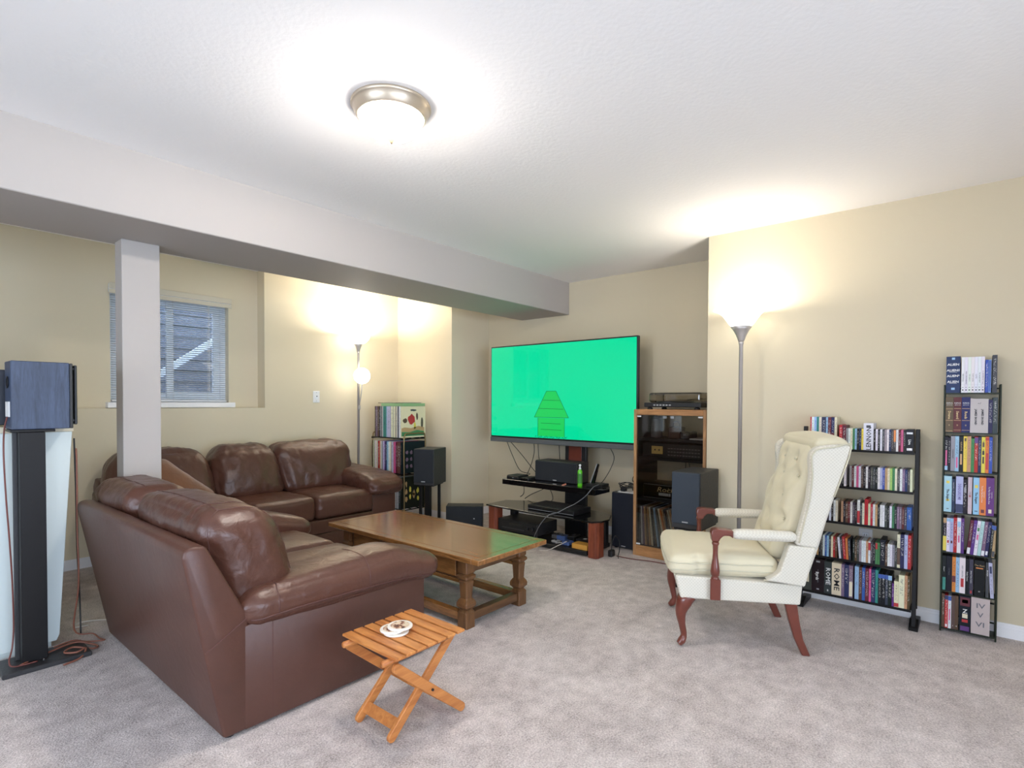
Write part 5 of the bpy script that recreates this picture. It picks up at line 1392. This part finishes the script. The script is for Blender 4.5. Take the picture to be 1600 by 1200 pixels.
trow(6, [F_('brown', .0135, .184), F_('red', .0145, .180, [('band', .86, .99, 'navy', 1), ('band', .03, .12, 'white', .6)]), F_('white', .0135, .178, [('band', .86, .99, 'blue', 1), ('band', .25, .6, 'pink', .4)]), F_('bronze', .0150, .182, [('I', .010, .1, FLAT, 'w')]), F_('brown', .0155, .184, [('II', .010, .1, FLAT, 'w')]), (None, .002),
         B_('black', .0500, .192, [('band', .72, .96, 'maroon', .8), ('band', .80, .90, 'tan', .5), ('band', .38, .50, 'cream', .45), ('band', .26, .34, 'red', .5), ('band', .02, .15, 'purple', .75), ('Z', .03, .57, FLAT, 'w')], label='black box with coloured picture blocks on the lowest tower shelf'),
         B_('silver', .0760, .194, [('IV', .036, .78, FLAT, 'm', 0, 1.25), ('V', .036, .53, FLAT, 'm', 0, 1.1), ('VI', .036, .27, FLAT, 'm', 0, 1.25), ('· · · · · · ·', .008, .70, FLAT, 'm'), ('· · · · · · ·', .008, .45, FLAT, 'm'), ('· · · ·', .008, .18, FLAT, 'm')], label='wide silver box with three grey roman numerals on the lowest tower shelf')])

# ---------------------------------------------------------------- record rack in the corner
rr = thing('record_rack', 'three tier brass and black wire record rack in the corner by the floor lamp', 'rack', (3.62, 4.6, 0))
QX0, QX1, QY0, QY1 = 3.462, 3.792, 4.340, 4.845
for yy, zt in ((QY0 - .008, .925), (QY1 + .008, .925)):
    bm = bmesh.new()
    a, b = QX0 + .035, QX1 - .020
    sweep(bm, smoothpath([(a, yy, 0), (a, yy, .45), (a, yy, zt - .05), (a + .05, yy, zt), ((a + b) / 2, yy, zt), (b - .05, yy, zt), (b, yy, zt - .05), (b, yy, .45), (b, yy, 0)], 5), .007, 8)
    part('end_frame', bm, M_['brass'], rr, smooth=True)
QZ = (.886, .526, .168)
for z in QZ:
    bm = bmesh.new()
    for xx in (QX0 + .02, QX0 + .13, QX0 + .23, QX1 - .02): sweep(bm, [(xx, QY0, z - .008), (xx, QY1, z - .008)], .0055, 6)
    for yy in (QY0 + .006, QY1 - .006): sweep(bm, [(QX0 + .01, yy, z - .015), (QX1 - .01, yy, z - .015)], .0055, 6)
    part('tray', bm, M_['metalblack'], rr)
R_ = lambda c, t, h=.315, **kw: (c, t, h, 'record', [], kw)
depR = lambda k: .315
def rrow(i, seq, near):
    items = [R_(c, t) for c, t in seq]
    # row() runs towards smaller y: start at the far end
    total = sum(t for _, t in seq)
    row(items[::-1], QX0 + .006, QY0 + .004 + total, QZ[i] + .0005, ('top', 'middle', 'bottom')[i] + ' tier of the record rack', 'lamp side', 'records in the corner rack', depR, gap=.0008)
rrow(0, [('cream', .010), ('white', .014), ('white', .012), ('charcoal', .014), ('grey', .012), ('cream', .022), ('charcoal', .008), ('cream', .030), ('grey', .010), ('cream', .026), ('white', .008), ('navy', .006), ('lavender', .052), ('azure', .018), ('teal', .052), ('white', .012), ('charcoal', .012), ('grey', .020), ('charcoal', .022), ('brown', .028), ('mauve', .030), ('brown', .016)], 0)
rrow(1, [('black', .012), ('brown', .046), ('maroon', .020), ('black', .008), ('pink', .026), ('red', .012), ('lavender', .022), ('grey', .018), ('cream', .022), ('white', .018), ('azure', .026), ('navy', .024), ('purple', .018), ('lavender', .028), ('grey', .020), ('white', .014), ('tan', .018), ('red', .024), ('charcoal', .010), ('cream', .034), ('white', .012), ('charcoal', .008), ('cream', .020), ('black', .010)], 0)
rrow(2, [('black', .014), ('charcoal', .030), ('white', .020), ('grey', .008), ('white', .024), ('cream', .030), ('cream', .026), ('tan', .020), ('grey', .024), ('red', .020), ('white', .026), ('navy', .030), ('cream', .026), ('brown', .030), ('grey', .024), ('white', .020), ('charcoal', .026), ('cream', .020)], 0)
# printed covers facing the room on the near end sleeves: plain generic pictures
def cover(owner_y, z, shapes, nm='printed_picture'):
    own = [o for o in bpy.data.objects if o.name.startswith('record_sleeve') and abs(o.location.z - z) < .02 and abs(o.location.y - o.scale.y - owner_y) < .004]
    if not own: return
    o = own[0]
    inv = (Matrix.Translation(o.location) @ Matrix.Diagonal((o.scale.x, o.scale.y, o.scale.z, 1))).inverted()
    yf = o.location.y - o.scale.y
    for pts, m in shapes:
        bm = bmesh.new(); prism(bm, pts, 'y', yf - .0009, yf - .0002)
        q = part(nm, bm, m); q.parent = o; q.matrix_parent_inverse = inv
x0 = QX0 + .012; z0 = QZ[0]
def blob(cx, cz, rx, rz, n=12, wob=.25, seed=1):
    r_ = random.Random(seed)
    return [(cx + rx * cos(2 * pi * k / n) * (1 + r_.uniform(-wob, wob)), cz + rz * sin(2 * pi * k / n) * (1 + r_.uniform(-wob, wob))) for k in range(n)]
hill = [(x0, z0 + .015), (x0 + .295, z0 + .015), (x0 + .295, z0 + .06), (x0 + .2, z0 + .075), (x0 + .1, z0 + .055), (x0, z0 + .06)]
hill2 = [(x0, z0 + .061), (x0 + .1, z0 + .056), (x0 + .2, z0 + .076), (x0 + .295, z0 + .061), (x0 + .295, z0 + .10), (x0 + .22, z0 + .115), (x0 + .12, z0 + .095), (x0 + .04, z0 + .105), (x0, z0 + .095)]
cover(QY0 + .004, z0, [(hill, inkmat('green')), (hill2, inkmat('tan')), (blob(x0 + .13, z0 + .185, .045, .05, 12, .2, 3), inkmat('red')), (blob(x0 + .20, z0 + .215, .014, .035, 10, .2, 4), inkmat('brown')),
                       (blob(x0 + .045, z0 + .17, .026, .024, 10, .2, 5), inkmat('brown')), (blob(x0 + .17, z0 + .12, .014, .034, 10, .2, 6), inkmat('yellow')), (blob(x0 + .265, z0 + .15, .018, .055, 10, .2, 7), inkmat('bronze')), (blob(x0 + .15, z0 + .278, .05, .010, 14, .3, 8), inkmat('charcoal'))])
z0 = QZ[2]
cover(QY0 + .004, z0, [(blob(x0 + .06 + .05 * (k % 4), z0 + .09 + .06 * (k // 4) + .02 * (k % 3), .014, .028, 9, .4, 20 + k), inkmat('yellow' if k % 2 else 'tan')) for k in range(9)])
z0 = QZ[1]
cover(QY0 + .004, z0, [(blob(x0 + .07 + .055 * (k % 4), z0 + .07 + .07 * (k // 4), .016, .02, 9, .3, 50 + k), inkmat('mauve')) for k in range(12)])
# lying on the rack
bm = bx(-.158, .158, -.16, .16, 0, .026, .002, 1)
o = part('record_box', bm, mat('mint_box', lin(140, 178, 128), .55)); o.location = (3.645, 4.53, QZ[0] + .3172); o.rotation_euler = (0, 0, radians(4)); tag(o, 'flat pale green record box lying on top of the record rack', 'box')
part('lid', bx(-.159, .159, -.161, .161, .0262, .030), mat('mint_lid', lin(164, 200, 152), .55), o, local=True)
for i, (dx, dy, rz, c, lb) in enumerate(((0, .06, 8, 'brown', 'brown edged record lying on the green box, lower of two'), (.015, .035, -6, 'cream', 'cream record lying loose on top of the green box'))):
    o = bpy.data.objects.new('record_sleeve', CASE); C.objects.link(o); o.color = lin(*PAL[c])
    o.scale = (.315, .315, .005); o.location = (3.49 + dx, 4.69 + dy, QZ[0] + .3480 + i * .006); o.rotation_euler = (0, 0, radians(rz)); tag(o, lb, 'record', 'records in the corner rack')

# ---------------------------------------------------------------- leaning records in the cabinet
seq = ['charcoal', 'white', 'mauve', 'tan', 'brown', 'tan', 'cream', 'charcoal', 'bronze', 'azure', 'charcoal', 'bronze', 'cream', 'orange', 'tan', 'charcoal', 'brown', 'cream', 'tan', 'charcoal', 'white']
y = CY1 - .034
for i, c in enumerate(seq):
    a = -(.015 + .0135 * i if i < 11 else .19 + .006 * (i - 11))
    th = .0095 if i % 3 else .0125
    o = bpy.data.objects.new('record_sleeve', CASE); C.objects.link(o); o.color = lin(*PAL[c])
    o.scale = (.312, th, .312); o.location = (4.112, y - .004, .0870 + th * abs(sin(a))); o.rotation_euler = (a, 0, 0)
    tag(o, f'{c} record sleeve leaning in the oak cabinet, {ordinal(i + 1)} from the TV end', 'record', 'records leaning in the oak cabinet')
    y -= th / cos(a) + .0048 + .005 * (i % 2)
